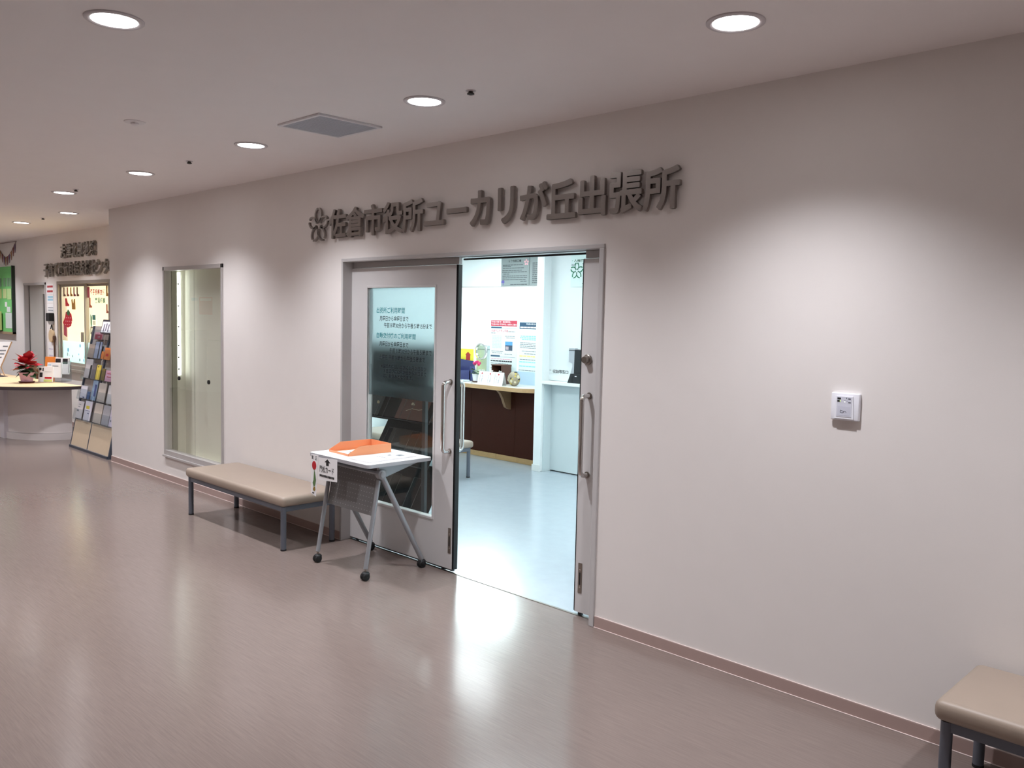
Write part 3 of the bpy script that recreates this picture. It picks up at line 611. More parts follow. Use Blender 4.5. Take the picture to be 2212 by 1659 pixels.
obj('tree_print', MB().prism([(-2.088, 2.138), (-2.094, 2.152), (-2.08, 2.166), (-2.062, 2.172), (-2.044, 2.164), (-2.034, 2.150), (-2.044, 2.138), (-2.056, 2.138), (-2.056, 2.112), (-2.066, 2.112), (-2.066, 2.138)], 3.7275, 3.7285), mat('purple print', (92, 84, 150), 0.6), cp)
for x in (-2.085, -1.645): obj('hanger', MB().box(x-0.008, x+0.008, 3.725, 3.741, 2.436, 2.446), BLACK, cp)
cp = thing('charter_panel', 'narrow visible part of a second grey panel beside the wall end', 'panel', (-1.45, 3.735, 2.1))
obj('panel_sheet', MB().box(-1.618, -1.16, 3.729, 3.739, 2.104, 2.44), PANEL, cp)
bars('text_lines', [(2.365-0.023*i, 0.08, 0.9) for i in range(11)], 3.7285, mat('dark grey print', (70, 74, 78), 0.7), cp, -1.61, -1.17, 0.009, 5)
obj('hanger', MB().box(-1.612, -1.596, 3.725, 3.741, 2.438, 2.448), BLACK, cp)
# posters on the reception glass
PW = mat('poster white', (232, 246, 246), 0.6)
po = thing('notice_poster', 'white poster with a red header taped to the reception glass', 'poster', (-2.06, 3.757, 1.05))
obj('poster_sheet', MB().box(-2.300, -1.822, 3.7565, 3.7615, 1.01, 1.69), PW, po)
yq = 3.756
obj('red_header', MB().box(-2.286, -1.832, yq-0.0008, yq+0.0005, 1.612, 1.682, 0.0004, 1), mat('crimson print', (196, 62, 82), 0.6), po)
text('lettering', '「平成31年度 市・県民税申告」', -2.278, -1.94, 1.652, 1.674, yq-0.0012, PAPER, po, bold=0.012); text('lettering', '「平成30年分 確定申告」会場のご案内', -2.278, -1.842, 1.622, 1.644, yq-0.0012, PAPER, po, bold=0.012)
NAVY = mat('slate blue print', (58, 92, 116), 0.6)
obj('blue_tab', MB().box(-2.282, -2.095, yq-0.0008, yq+0.0005, 1.585, 1.603).box(-2.095, -1.842, yq-0.0008, yq+0.0005, 1.585, 1.588), NAVY, po)
text('lettering', '佐倉市立中央公民館', -2.277, -1.985, 1.538, 1.572, yq, mat('rose print', (206, 70, 90), 0.6), po, bold=0.01)
bars('text_lines', [(1.525, 0.0, 0.17), (1.547, 0.68, 0.95), (1.49, 0.55, 0.95), (1.47, 0.6, 0.95), (1.30, 0.02, 0.5), (1.28, 0.05, 0.45), (1.27, 0.55, 0.85), (1.175, 0.0, 0.85), (1.15, 0.0, 0.7), (1.13, 0.0, 0.85), (1.09, 0.0, 0.6), (1.06, 0.1, 0.6)], yq, GREYINK, po, -2.28, -1.84, 0.007, 11)
bars('text_lines', [(1.205, 0.02, 0.85), (1.11, 0.05, 0.5)], yq, mat('pale pink print', (226, 150, 170), 0.6), po, -2.28, -1.84, 0.008, 12)
bars('text_lines', [(1.182, 0.0, 0.85)], yq, INK, po, -2.28, -1.84, 0.012, 13)
bars('pale_map', [(1.49-0.018*i, 0.05, 0.42) for i in range(9)], yq, mat('very pale cyan print', (206, 240, 244), 0.6), po, -2.28, -1.84, 0.012, 14)
obj('blue_tab', MB().box(-2.282, -2.12, yq-0.0008, yq+0.0005, 1.232, 1.252).box(-2.12, -1.85, yq-0.0008, yq+0.0005, 1.232, 1.235), NAVY, po)
ph = obj('photo_print', MB().box(-2.03, -1.905, yq-0.0008, yq+0.0005, 1.315, 1.425), mat('photo dusk', (70, 84, 104), 0.6), po)
obj('photo_sky', MB().box(-2.03, -1.905, yq-0.0014, yq-0.0008, 1.38, 1.425), mat('photo sky', (96, 160, 226), 0.6), ph); obj('photo_house', MB().box(-2.02, -1.97, yq-0.0014, yq-0.0008, 1.325, 1.365), mat('photo house', (190, 172, 180), 0.6), ph)
for o_ in ph.children: o_.matrix_parent_inverse = Matrix()
po = thing('notice_poster', 'white poster with a dark blue header half hidden by the wall end', 'poster', (-1.5, 3.757, 1.05))
obj('poster_sheet', MB().box(-1.80, -1.34, 3.7565, 3.7615, 1.05, 1.675), PW, po)
obj('blue_header', MB().box(-1.79, -1.35, yq-0.0008, yq+0.0005, 1.585, 1.665, 0.0004, 1), mat('deep slate print', (46, 78, 104), 0.6), po)
text('lettering', '平成30年分の', -1.68, -1.50, 1.634, 1.656, yq-0.0012, PAPER, po, bold=0.012)
bars('text_lines', [(1.605, 0.03, 0.95)], yq-0.0008, PAPER, po, -1.79, -1.35, 0.018, 20)
bars('text_lines', [(1.50, 0.05, 1), (1.48, 0.02, 1), (1.46, 0.1, 1)], yq, mat('cyan print', (150, 220, 232), 0.6), po, -1.79, -1.35, 0.014, 21)
bars('text_lines', [(1.42, 0.03, 1), (1.40, 0.03, 1), (1.38, 0.02, 1), (1.36, 0.03, 1), (1.32, 0.1, 0.9), (1.29, 0.2, 0.9), (1.22, 0.03, 0.95), (1.09, 0, 1)], yq, GREYINK, po, -1.79, -1.35, 0.007, 22)
bars('text_lines', [(1.26, 0.02, 1)], yq, mat('yellow print', (236, 236, 150), 0.6), po, -1.79, -1.35, 0.02, 23)
bars('text_lines', [(1.19, 0.02, 1), (1.14, 0.02, 1)], yq, mat('cyan print', (150, 220, 232), 0.6), po, -1.79, -1.35, 0.014, 24)
# poster with the green crest on the service wall
po = thing('crest_poster', 'white wall panel with a green five petal crest beside the right door leaf', 'panel', (-0.5, 3.447, 2.06))
obj('panel_sheet', MB().box(-0.729, -0.20, 3.440, 3.4495, 2.064, 2.424), mat('pale green white', (226, 240, 236), 0.5), po)
text('lettering', '・人権擁護都市', -0.715, -0.42, 2.332, 2.360, 3.4395, mat('dark green print', (38, 92, 84), 0.6), po, bold=0.02)
for k in range(5):
    a = PI/2+2*PI*k/5; ux = Vector((math.cos(a), 0, math.sin(a))); uy = Vector((-ux.z, 0, ux.x)); ec2 = Vector((-0.644, 0, 2.236)); mb = MB()
    for s in (-1, 1):
        arc = [ec2+ux*(0.052+0.036*math.cos(PI*(0.12+0.84*i/10)))+uy*s*0.026*math.sin(PI*(0.1+0.84*i/10)) for i in range(11)]
        inner, outer = [], []
        for i, p in enumerate(arc):
            t_ = (arc[min(i+1, 10)]-arc[max(i-1, 0)]).normalized(); nn = Vector((-t_.z, 0, t_.x)); wd = 0.004+0.003*(1-i/10.0); inner.append(p-nn*wd); outer.append(p+nn*wd)
        mb.prism([(p.x, p.z) for p in inner]+[(p.x, p.z) for p in outer[::-1]], 3.4385, 3.4395)
    obj('petal_print', mb, GREENP, po)
bars('text_lines', [(2.31, 0, 0.1), (2.298, 0, 0.08), (2.31, 0.3, 0.9), (2.28, 0.4, 0.9), (2.10, 0.3, 0.9)], 3.4395, GREYINK, po, -0.72, -0.21, 0.006, 31)
# service shelf and cabinet right of the wall end
CAB = mat('pale grey cabinet', (206, 216, 218), 0.4)
cb = thing('service_cabinet', 'pale grey built in cabinet under a white shelf right of the counter', 'cabinet', (0.2, 3.5, 0))
obj('front_panel', MB().box(-1.005, -0.11, 3.485, 3.51, 0.012, 0.985), CAB, cb); obj('front_panel', MB().box(-0.105, 0.8, 3.485, 3.51, 0.012, 0.985), CAB, cb); obj('front_panel', MB().box(0.805, 1.7, 3.485, 3.51, 0.012, 0.985), CAB, cb)
obj('side_cheek', MB().box(-1.019, -1.006, 3.37, 3.51, 0.0, 0.985), CAB, cb)
obj('plinth', MB().box(-1.005, 1.7, 3.52, 3.7, 0.0, 0.985), BLACK, cb)
o = obj('shelf_top', MB().box(-1.019, 1.7, 3.335, 3.4495, 0.99, 1.026, 0.003), mat('white shelf laminate', (238, 240, 238), 0.35), cb); o['label'] = 'white shelf top'
wt = thing('wall_notice', 'small black arrow lettering on the white wall above the shelf', 'lettering', (-0.85, 3.447, 1.11))
text('arrow', '←', -1.012, -0.982, 1.134, 1.148, 3.4485, INK, wt); text('lettering', '収納等窓口', -0.962, -0.735, 1.112, 1.152, 3.4485, mat('mid grey print', (44, 46, 50), 0.6), wt, bold=0.015)
# black terminal on the shelf
tm = thing('terminal', 'black desktop terminal with grey side on the white shelf', 'terminal', (-0.55, 3.39, 1.026)); TBK = mat('terminal black', (22, 24, 28), 0.35); TGR = mat('terminal grey', (176, 180, 186), 0.45)
obj('screen_body', MB().prism([(3.385, 1.10), (3.39, 1.385), (3.435, 1.39), (3.44, 1.026), (3.40, 1.026)], -0.60, -0.30, 'yz'), TBK, tm)
obj('base_pad', MB().prism([(-0.655, 1.026), (-0.615, 1.128), (-0.30, 1.128), (-0.30, 1.026)], 3.345, 3.384), TBK, tm)
obj('side_shell', MB().prism([(-0.685, 1.40), (-0.60, 1.40), (-0.60, 1.11), (-0.66, 1.03), (-0.688, 1.03), (-0.632, 1.20), (-0.632, 1.235), (-0.685, 1.25)], 3.395, 3.44), TGR, tm)
obj('top_clips', MB().box(-0.685, -0.602, 3.392, 3.3945, 1.375, 1.382), TBK, tm)
obj('status_label', MB().box(-0.55, -0.525, 3.343, 3.3455, 1.098, 1.106), PAPER, tm)
# things on the counter
CZ = 0.9167
pt = thing('flower_pot', 'small white pot of pink cyclamen on the reception counter', 'potted plant', (-2.28, 3.52, CZ))
obj('saucer', MB().lathe([(0.05, 0.0), (0.058, 0.018), (0.052, 0.018), (0.046, 0.006)], (-2.28, 3.52, CZ), 20), mat('dark brown saucer', (70, 36, 26), 0.5), pt, True)
obj('pot', MB().lathe([(0.042, 0.006), (0.056, 0.105), (0.05, 0.105), (0.045, 0.09)], (-2.28, 3.52, CZ), 24), WPL, pt, True)
lf = None
for i in range(12):
    a = i*2.4; r = 0.03+0.035*(i % 3)/2
    if lf is None:
        mb = MB(); mb.prism([(0, 0), (0.02, 0.012), (0.036, 0.03), (0.03, 0.05), (0.0, 0.042), (-0.03, 0.05), (-0.036, 0.03), (-0.02, 0.012)], -0.0006, 0.0006, 'xy'); o = obj('leaf', mb, mat('cyclamen leaf', (40, 74, 44), 0.5, noise=0.2), pt); lf = o.data
    else: o = link('leaf', lf, None, pt)
    o.matrix_parent_inverse = Matrix(); o.location = (r*math.cos(a)*0.5, r*math.sin(a)*0.5, 0.112+0.012*(i % 4)); o.rotation_euler = (0.5*math.sin(i), 0.4*math.cos(i*1.7), a-PI/2)
for i in range(6):
    a = i*1.05; x, y, z = -2.28+0.034*math.cos(a), 3.52+0.03*math.sin(a), CZ+0.21+0.012*(i % 3)
    fl = obj('flower', MB().tube([(-2.28, 3.52, CZ+0.1), (x, y, z)], 0.002, 5), mat('pale stem', (190, 210, 180), 0.5), pt)
    mb = MB()
    for k in range(4):
        q = a+k*PI/2; mb.lathe([(0.004, -0.005), (0.012, 0.008), (0.010, 0.02), (0.003, 0.03)], (x+0.010*math.cos(q), y+0.010*math.sin(q), z), 7)
    pe = obj('petals', mb, mat('cyclamen pink', (214, 48, 110), 0.5), fl, True); pe.matrix_parent_inverse = Matrix()
for i, (x0, x1) in enumerate(((-2.145, -2.008), (-2.004, -1.862), (-1.858, -1.716))):
    e_ = thing('gift_envelope', ('white card with a red seal beside the cyclamen, left of three', 'white card with a red seal, middle of three on the counter', 'white card with a red seal before the wooden box, right of three')[i], 'card', ((x0+x1)/2, 3.42, CZ), 'three white cards on the reception counter')
    mb = MB().prism([(3.405, CZ), (3.438, CZ+0.152), (3.44, CZ+0.152), (3.48, CZ), (3.4785, CZ), (3.439, CZ+0.149), (3.4065, CZ)], x0, x1, 'yz'); obj('card_sheet', mb, PAPER, e_)
    def cz(z): return 3.405+(z)*0.033/0.152-0.0008
    obj('seal', MB().quad([(x0+0.045, cz(0.125), CZ+0.125), (x0+0.057, cz(0.111), CZ+0.111), (x0+0.069, cz(0.125), CZ+0.125), (x0+0.057, cz(0.139), CZ+0.139)]), RED, e_)
    mb = MB()
    for j, (dx, za, zb_) in enumerate(((0.03, 0.02, 0.105), (0.07, 0.03, 0.11), (0.062, 0.015, 0.06))):
        z = za
        while z < zb_: mb.quad([(x0+dx, cz(z), CZ+z), (x0+dx+0.006, cz(z), CZ+z), (x0+dx+0.006, cz(z+0.009), CZ+z+0.009), (x0+dx, cz(z+0.009), CZ+z+0.009)]); z += 0.013
    obj('text_lines', mb, GREYINK, e_)
    obj('bow', MB().tube([(x0+0.05, 3.437, CZ+0.152), (x0+0.065, 3.43, CZ+0.17), (x0+0.085, 3.44, CZ+0.158), (x0+0.10, 3.432, CZ+0.168)], 0.004, 6), PAPER, e_, True)
wb = thing('wooden_box', 'brown wooden box with an open front behind the cards', 'box', (-1.92, 3.6, CZ))
WOOD = mat('walnut wood', (92, 52, 34), 0.45, noise=0.2, nscale=12, stretch=(1, 8, 8))
x0, x1, y0, y1, h = -2.03, -1.85, 3.53, 3.69, 0.235
obj('box_side', MB().box(x0, x0+0.012, y0, y1, CZ, CZ+h-0.012), WOOD, wb); obj('box_side', MB().box(x1-0.012, x1, y0, y1, CZ, CZ+h-0.012), WOOD, wb); obj('box_lid', MB().box(x0-0.004, x1+0.004, y0-0.004, y1, CZ+h-0.012, CZ+h), WOOD, wb); obj('box_back', MB().box(x0+0.012, x1-0.012, y1-0.01, y1, CZ, CZ+h-0.012), mat('dark box inside', (34, 24, 22), 0.7), wb); obj('box_base', MB().box(x0+0.012, x1-0.012, y0, y1-0.01, CZ, CZ+0.01), WOOD, wb)
# ornamental sphere with patchwork pieces
orn = thing('ornament', 'round patchwork stone ornament at the right end of the counter', 'ornament', (-1.615, 3.5, CZ))
mb = MB(); bmesh.ops.create_icosphere(mb.bm, subdivisions=3, radius=1.0)
for v in mb.bm.verts: v.co = Vector((-1.615+v.co.x*0.085, 3.5+v.co.y*0.06, CZ+0.085+max(-0.98, v.co.z)*0.087))
obj('body', mb, mat('grey beige glaze', (158, 146, 124), 0.3, noise=0.3, nscale=25), orn, True)
rnd = random.Random(4)
for i in range(18):
    th2, ph2 = rnd.uniform(-PI, 0), rnd.uniform(-0.9, 1.2); d_ = Vector((math.cos(ph2)*math.cos(th2), math.cos(ph2)*math.sin(th2), math.sin(ph2))); c_ = Vector((-1.615+d_.x*0.086, 3.5+d_.y*0.061, CZ+0.085+d_.z*0.088))
    if c_.z < CZ+0.015: continue
    nrm = Vector((d_.x/0.085, d_.y/0.06, d_.z/0.087)).normalized(); a_ = nrm.orthogonal().normalized(); b_ = nrm.cross(a_); mb = MB(); nn = 5+i % 2; rr = rnd.uniform(0.010, 0.019)
    pts = [c_+(a_*math.cos(2*PI*k/nn)+b_*math.sin(2*PI*k/nn))*rr*rnd.uniform(0.8, 1.2) for k in range(nn)]
    A = [mb.bm.verts.new(p-nrm*0.004) for p in pts]; B = [mb.bm.verts.new(p+nrm*0.003) for p in pts]; mb.bm.faces.new(A); mb.bm.faces.new(B)
    for k in range(nn): mb.bm.faces.new((A[k], A[(k+1) % nn], B[(k+1) % nn], B[k]))
    obj('inlay', mb, [mat('inlay dark', (56, 54, 52), 0.3), mat('inlay pale', (214, 206, 180), 0.3), mat('inlay ochre', (206, 184, 92), 0.3)][i % 3], orn)
bb = thing('blue_tray', 'dark blue plastic tray box on the counter by the sliding door', 'box', (-2.62, 3.6, CZ))
NB = mat('navy plastic', (52, 58, 112), 0.45)
obj('tray_back', MB().prism([(-2.86, CZ), (-2.86, CZ+0.25), (-2.83, CZ+0.268), (-2.50, CZ+0.245), (-2.47, CZ+0.22), (-2.47, CZ)], 3.66, 3.675), NB, bb)
obj('tray_front', MB().box(-2.86, -2.47, 3.58, 3.59, CZ, CZ+0.13), NB, bb); obj('tray_side', MB().box(-2.48, -2.47, 3.58, 3.66, CZ, CZ+0.18), NB, bb); obj('tray_side', MB().box(-2.86, -2.85, 3.58, 3.66, CZ, CZ+0.18), NB, bb); obj('tray_floor', MB().box(-2.85, -2.48, 3.59, 3.66, CZ, CZ+0.008), NB, bb)
yc = thing('yellow_card', 'yellow card with a red house picture behind the blue tray', 'card', (-2.66, 3.70, CZ))
obj('card_sheet', MB().box(-2.80, -2.535, 3.70, 3.703, CZ+0.0, CZ+0.395), mat('bright yellow card', (244, 232, 70), 0.6), yc)
obj('house_print', MB().prism([(-2.675, 1.17), (-2.675, 1.235), (-2.69, 1.235), (-2.64, 1.275), (-2.585, 1.235), (-2.597, 1.235), (-2.597, 1.17)], 3.6985, 3.70), mat('house red', (176, 50, 50), 0.6), yc)
gb = thing('grey_case', 'grey office case standing on a desk behind the reception glass', 'case', (-2.55, 3.9, 0.9))
obj('case_body', MB().box(-2.68, -2.48, 3.88, 4.0, 0.9167, 1.36, 0.006), mat('office grey', (172, 178, 180), 0.5), gb); obj('case_line', MB().box(-2.682, -2.478, 3.878, 4.001, 1.30, 1.312), mat('case seam', (120, 126, 128), 0.5), gb)
tp = thing('pen_tray', 'low pale tray of pens in front of the blue tray', 'tray', (-2.5, 3.47, CZ))
obj('tray_body', MB().box(-2.66, -2.40, 3.42, 3.52, CZ, CZ+0.02, 0.004), mat('pale tray', (196, 208, 220), 0.4), tp)
for x in (-2.56, -2.53): obj('pen_cap', MB().tube([(x, 3.47, CZ+0.02), (x, 3.47, CZ+0.065)], 0.006, 8), WPL, tp)
# desk behind the glass
dk = thing('office_desk', 'pale office desk behind the reception glass', 'desk', (-2.5, 4.3, 0))
obj('desk_top', MB().box(-4.2, -1.2, 3.96, 4.7, 0.88, 0.9165, 0.004), TOPW, dk)
for x in (-4.1, -2.7, -1.3): obj('desk_panel', MB().box(x-0.02, x+0.02, 4.0, 4.66, 0, 0.88), CAB, dk)
# brochure rack seen through the lower glass of the left door
br = thing('brochure_rack', 'black wire brochure rack standing behind the left sliding door', 'rack', (0.1, 0.5, 0))
RB = mat('rack black', (9, 9, 11), 0.7, spec=0.2); DG = mat('rack post grey', (52, 58, 62), 0.4, 0.3)
WIRE = mat('wire chrome', (96, 95, 92), 0.4, 0.6)
for x in (-0.70, 0.675): obj('post', MB().box(x-0.018, x+0.018, 0.24, 0.265, 0.012, 1.50), DG, br)
for x, yf in ((-0.70, 0.70), (0.675, 0.40)): obj('foot', MB().box(x-0.02, x+0.02, 0.215, yf, 0.0, 0.025), RB, br)
for k, (x0, x1, z0, z1, ya, yb_) in enumerate(((-0.68, 0.655, 1.24, 1.50, 0.32, 0.46), (-0.36, 0.655, 0.93, 1.24, 0.30, 0.47), (-0.02, 0.655, 0.60, 0.92, 0.29, 0.47), (-0.20, 0.655, 0.25, 0.58, 0.29, 0.47))):
    obj('slanted_shelf', MB().prism([(ya, z0), (yb_, z1), (yb_+0.012, z1), (ya+0.012, z0)], x0, x1, 'yz'), RB, br)
    obj('shelf_lip', MB().box(x0, x1, ya-0.035, ya+0.012, z0-0.006, z0+0.004), RB, br)
    n_ = max(2, int((x1-x0)/0.26))
    for j in range(n_):
        xa = x0+0.08+(x1-x0-0.1)*j/n_; zt_ = z0+0.24; dy = lambda z: ya+(z-z0)/(z1-z0)*(yb_-ya)-0.022
        obj('wire_holder', MB().tube([(xa, dy(z0), z0), (xa, dy(zt_), zt_), (xa+0.10, dy(zt_), zt_), (xa+0.10, dy(z0), z0)], 0.0016, 5), WIRE, br)
def leaf_sheet(nm, lb, x0, x1, z0, z1, ya, yb_, zz0, zz1, m, grp='leaflets in the rack behind the door'):
    yy = lambda z: ya+(z-zz0)/(zz1-zz0)*(yb_-ya)-0.006
    t = thing(nm, lb, 'leaflet', ((x0+x1)/2, yy(z0), z0), grp)
    obj('sheet', MB().prism([(yy(z0), z0), (yy(z1), z1), (yy(z1)-0.003, z1), (yy(z0)-0.003, z0)], x0, x1, 'yz'), m, t); return t, yy
t, yy = leaf_sheet('leaflet', 'brown leaflet with a pale round badge in the rack behind the door', 0.26, 0.60, 0.94, 1.16, 0.30, 0.47, 0.93, 1.24, mat('leaflet brown', (92, 44, 26), 0.5))
obj('badge', MB().lathe([(0.019, -0.002), (0.019, 0.0)], (0.41, yy(1.05)-0.004, 1.045), 16, 'y'), mat('badge cream', (206, 196, 170), 0.4), t)
obj('swirl_line', MB().tube([(0.36, yy(1.0)-0.005, 1.0), (0.42, yy(1.02)-0.005, 1.02), (0.5, yy(1.015)-0.005, 1.015), (0.58, yy(1.03)-0.005, 1.03)], 0.0015, 5), mat('badge cream', (206, 196, 170), 0.4), t)
t, yy = leaf_sheet('leaflet', 'dark leaflet with a round tan badge at the rack left end', -0.30, 0.05, 0.94, 1.18, 0.30, 0.47, 0.93, 1.24, mat('leaflet charcoal', (22, 20, 20), 0.5))
obj('badge', MB().lathe([(0.017, -0.002), (0.017, 0.0)], (-0.005, yy(1.03)-0.004, 1.03), 16, 'y'), mat('badge tan', (176, 150, 116), 0.4), t)
leaf_sheet('leaflet', 'dull brown leaflet low in the rack behind the door', 0.1, 0.5, 0.62, 0.84, 0.29, 0.47, 0.60, 0.92, mat('leaflet dull brown', (44, 30, 24), 0.5))
leaf_sheet('leaflet', 'pale blue grey leaflet stack behind the table top', 0.12, 0.44, 0.60, 0.70, 0.27, 0.45, 0.60, 0.92, mat('leaflet blue grey', (96, 104, 112), 0.5))

# ================================================================== FAR LOBBY (left)
# raised lettering on the recessed wall
DKL = mat('dark steel lettering', (158, 152, 144), 0.35, 0.8)
for body, x0, x1, z0, z1, lb in (('志津北部地域', -8.17, -6.79, 2.440, 2.640, 'dark raised lettering, upper short line above the sliding window'), ('子育て世代包括支援センター', -8.93, -6.10, 2.182, 2.380, 'dark raised lettering, lower long line above the sliding window')):
    sg2 = thing('wall_lettering', lb, 'sign', ((x0+x1)/2, FY, z0)); n = len(body); wch = (x1-x0)/n
    for i, ch in enumerate(body):
        pad = 0.006; zz0, zz1 = z0, z1
        if ch == 'ー': zz0, zz1 = z0+0.085, z1-0.085
        text('character', ch, x0+i*wch+pad, x0+(i+1)*wch-pad, zz0, zz1, FY-0.02, DKL, sg2, bold=0.018, th=0.03, res=2)
# sliding door
d3 = thing('door_3', 'grey sliding door with a narrow dark window left of the sliding window', 'door', (-9.45, FY, 0), kind='structure')
obj('jamb', MB().box(-10.0, -9.965, FY-0.012, FY+0.12, 0, 2.1), FRAME, d3); obj('jamb', MB().box(-8.965, -8.93, FY-0.012, FY+0.12, 0, 2.1), FRAME, d3); obj('header', MB().box(-10.0, -8.93, FY-0.012, FY+0.12, 2.07, 2.105), FRAME, d3)
mb = MB(); y0, y1 = FY+0.06, FY+0.10; mb.box(-9.95, -9.30, y0, y1, 0.01, 2.07); mb.box(-9.15, -8.965, y0, y1, 0.01, 2.07); mb.box(-9.30, -9.15, y0, y1, 0.01, 0.5); mb.box(-9.30, -9.15, y0, y1, 1.93, 2.07)
obj('leaf_panel', mb, mat('far door grey', (186, 184, 178), 0.5), d3)
obj('narrow_window', MB().box(-9.30, -9.15, y0+0.015, y0+0.02, 0.5, 1.93), mat('dark window', (46, 40, 38), 0.3), d3)
obj('door_knob', MB().lathe([(0.018, 0), (0.022, -0.02), (0.014, -0.03)], (-9.08, y0, 1.13), 14, 'y'), CHROME, d3, True)
obj('edge_seal', MB().box(-9.965, -9.948, y0-0.004, y1, 0.01, 2.07), BLACK, d3)
# sliding window with stickers
w2 = thing('window_2', 'brightly lit sliding window with paper decorations', 'window', (-7.4, FY, 0.84), kind='structure')
FR2 = mat('window aluminium', (168, 160, 150), 0.4, 0.4)
def wf(nm, *a): return obj(nm, MB().box(*a, 0.003, 1), FR2, w2)
wf('frame_side', -8.43, -8.38, FY-0.01, FY+0.12, 0.84, 2.11); wf('frame_side', -6.42, -6.37, FY-0.01, FY+0.12, 0.84, 2.11); wf('frame_top', -8.38, -6.42, FY-0.01, FY+0.12, 2.065, 2.11); wf('frame_bottom', -8.38, -6.42, FY-0.01, FY+0.12, 0.84, 0.895); wf('sill', -8.46, -6.34, FY-0.05, FY, 0.80, 0.84)
for x0, x1, y in ((-8.38, -7.38, FY+0.03), (-7.45, -6.42, FY+0.065)):
    s_ = 0.04
    sash = obj('sash', MB().box(x0, x0+s_, y, y+0.03, 0.895, 2.065).box(x1-s_, x1, y, y+0.03, 0.895, 2.065).box(x0+s_, x1-s_, y, y+0.03, 0.895, 0.93).box(x0+s_, x1-s_, y, y+0.03, 2.03, 2.065), FR2, w2)
    gp = obj('pane', MB().box(x0+s_, x1-s_, y+0.012, y+0.017, 0.93, 2.03), GLASS, sash); gp.matrix_parent_inverse = Matrix()
    gp = obj('frosted_film', MB().box(x0+s_, x1-s_, y+0.010, y+0.0115, 0.93, 1.235), frosted('pale blue film', (0.60, 0.78, 0.86), 0.5, 1.3, 0.6), sash); gp.matrix_parent_inverse = Matrix()
wf('latch', -7.48, -7.44, FY+0.0, FY+0.03, 1.24, 1.38)
rnd = random.Random(9)
for i in range(16):
    x = rnd.uniform(-8.28, -7.0); z = rnd.uniform(0.97, 1.2); r = rnd.uniform(0.012, 0.035); y = FY+0.039 if x < -7.42 else FY+0.074
    obj('sticker', MB().lathe([(r, -0.0006), (r, 0.0004)], (x, y, z), 9, 'y'), [mat('sticker blue', (120, 190, 232), 0.6), mat('sticker slate', (120, 136, 150), 0.6), mat('sticker pale', (176, 200, 210), 0.6)][i % 3], w2)
def sticker(pts, m, y=FY+0.036): return obj('paper_decoration', MB().prism(pts, y-0.002, y), m, w2)
def boot(x, z, s, f=1): return [(x, z), (x+f*s*0.35, z), (x+f*s*0.35, z-s*0.7), (x+f*s*0.75, z-s*0.85), (x+f*s*0.7, z-s), (x-f*s*0.02, z-s)]
CB = [mat('deco brown', (120, 84, 66), 0.6), mat('deco rust', (166, 92, 70), 0.6), mat('deco mustard', (176, 130, 60), 0.6), mat('deco plum', (146, 84, 92), 0.6)]
for i, x in enumerate((-8.27, -8.12, -7.98, -7.85, -7.72)): sticker(boot(x, 2.02, 0.13), CB[i % 4])
SR = mat('gift sack red', (196, 38, 54), 0.6)
sticker([(-8.20, 1.86), (-8.13, 1.86), (-8.10, 1.80), (-8.03, 1.765), (-8.05, 1.745), (-8.19, 1.745)], SR)
sticker([(-8.31, 1.50), (-8.25, 1.46), (-8.10, 1.43), (-7.97, 1.46), (-7.92, 1.54), (-7.95, 1.63), (-8.02, 1.66), (-8.18, 1.66), (-8.22, 1.58)], SR)
sticker([(-8.15, 1.64), (-8.08, 1.70), (-8.0, 1.66), (-8.04, 1.60), (-8.1, 1.62)], mat('bow green', (60, 110, 70), 0.6), FY+0.033)
mb = MB()
for i in range(12): mb.lathe([(0.008, -0.001), (0.008, 0)], (-8.2+0.08*(i % 4)+0.02*(i//4), FY+0.0335, 1.475+0.05*(i//4)), 6, 'y')
o = obj('sack_dots', mb, PAPER, w2)
sticker([(-7.94, 1.84), (-7.90, 1.85), (-7.87, 1.78), (-7.83, 1.85), (-7.79, 1.85), (-7.78, 1.70), (-7.92, 1.70)], CB[2])
sticker([(-8.28, 1.47), (-8.15, 1.44), (-8.15, 1.29), (-8.28, 1.32)], mat('deco crimson', (170, 70, 84), 0.6)); 
y2 = FY+0.070
sticker([(-7.40, 2.02), (-7.31, 2.02), (-7.31, 1.87), (-7.40, 1.87)], mat('deco crimson', (170, 70, 84), 0.6), y2)
for i, ch in enumerate('母子手帳交付'): text('lettering', ch, -7.29+i*0.092, -7.29+i*0.092+0.075, 1.905, 1.985, y2, RED, w2, bold=0.03)
for i, ch in enumerate('育児相談'): text('lettering', ch, -7.11+i*0.097, -7.11+i*0.097+0.08, 1.795, 1.870, y2, GREENP, w2, bold=0.03)
sticker(boot(-6.70, 2.03, 0.14), CB[2], y2); sticker(boot(-7.33, 1.87, 0.14), CB[1], y2); sticker(boot(-6.70, 1.78, 0.12), CB[1], y2)
sticker([(-7.22, 1.63), (-7.10, 1.63), (-7.10, 1.56), (-7.22, 1.56)], mat('deco teal', (70, 122, 112), 0.6), y2); sticker([(-7.29, 1.64), (-7.24, 1.60), (-7.26, 1.45), (-7.29, 1.48)], GREENP, y2); sticker([(-7.20, 1.55), (-7.10, 1.55), (-7.10, 1.49), (-7.20, 1.49)], mat('deco cream', (222, 220, 190), 0.6), y2)
obj('paper_decoration', MB().box(-7.30, -7.09, y2-0.002, y2, 1.36, 1.39).box(-7.30, -7.09, y2-0.002, y2, 1.44, 1.465).box(-7.30, -7.27, y2-0.002, y2, 1.39, 1.44).box(-7.21, -7.18, y2-0.002, y2, 1.39, 1.44).box(-7.12, -7.09, y2-0.002, y2, 1.39, 1.44), mat('deco khaki', (172, 160, 132), 0.6), w2)
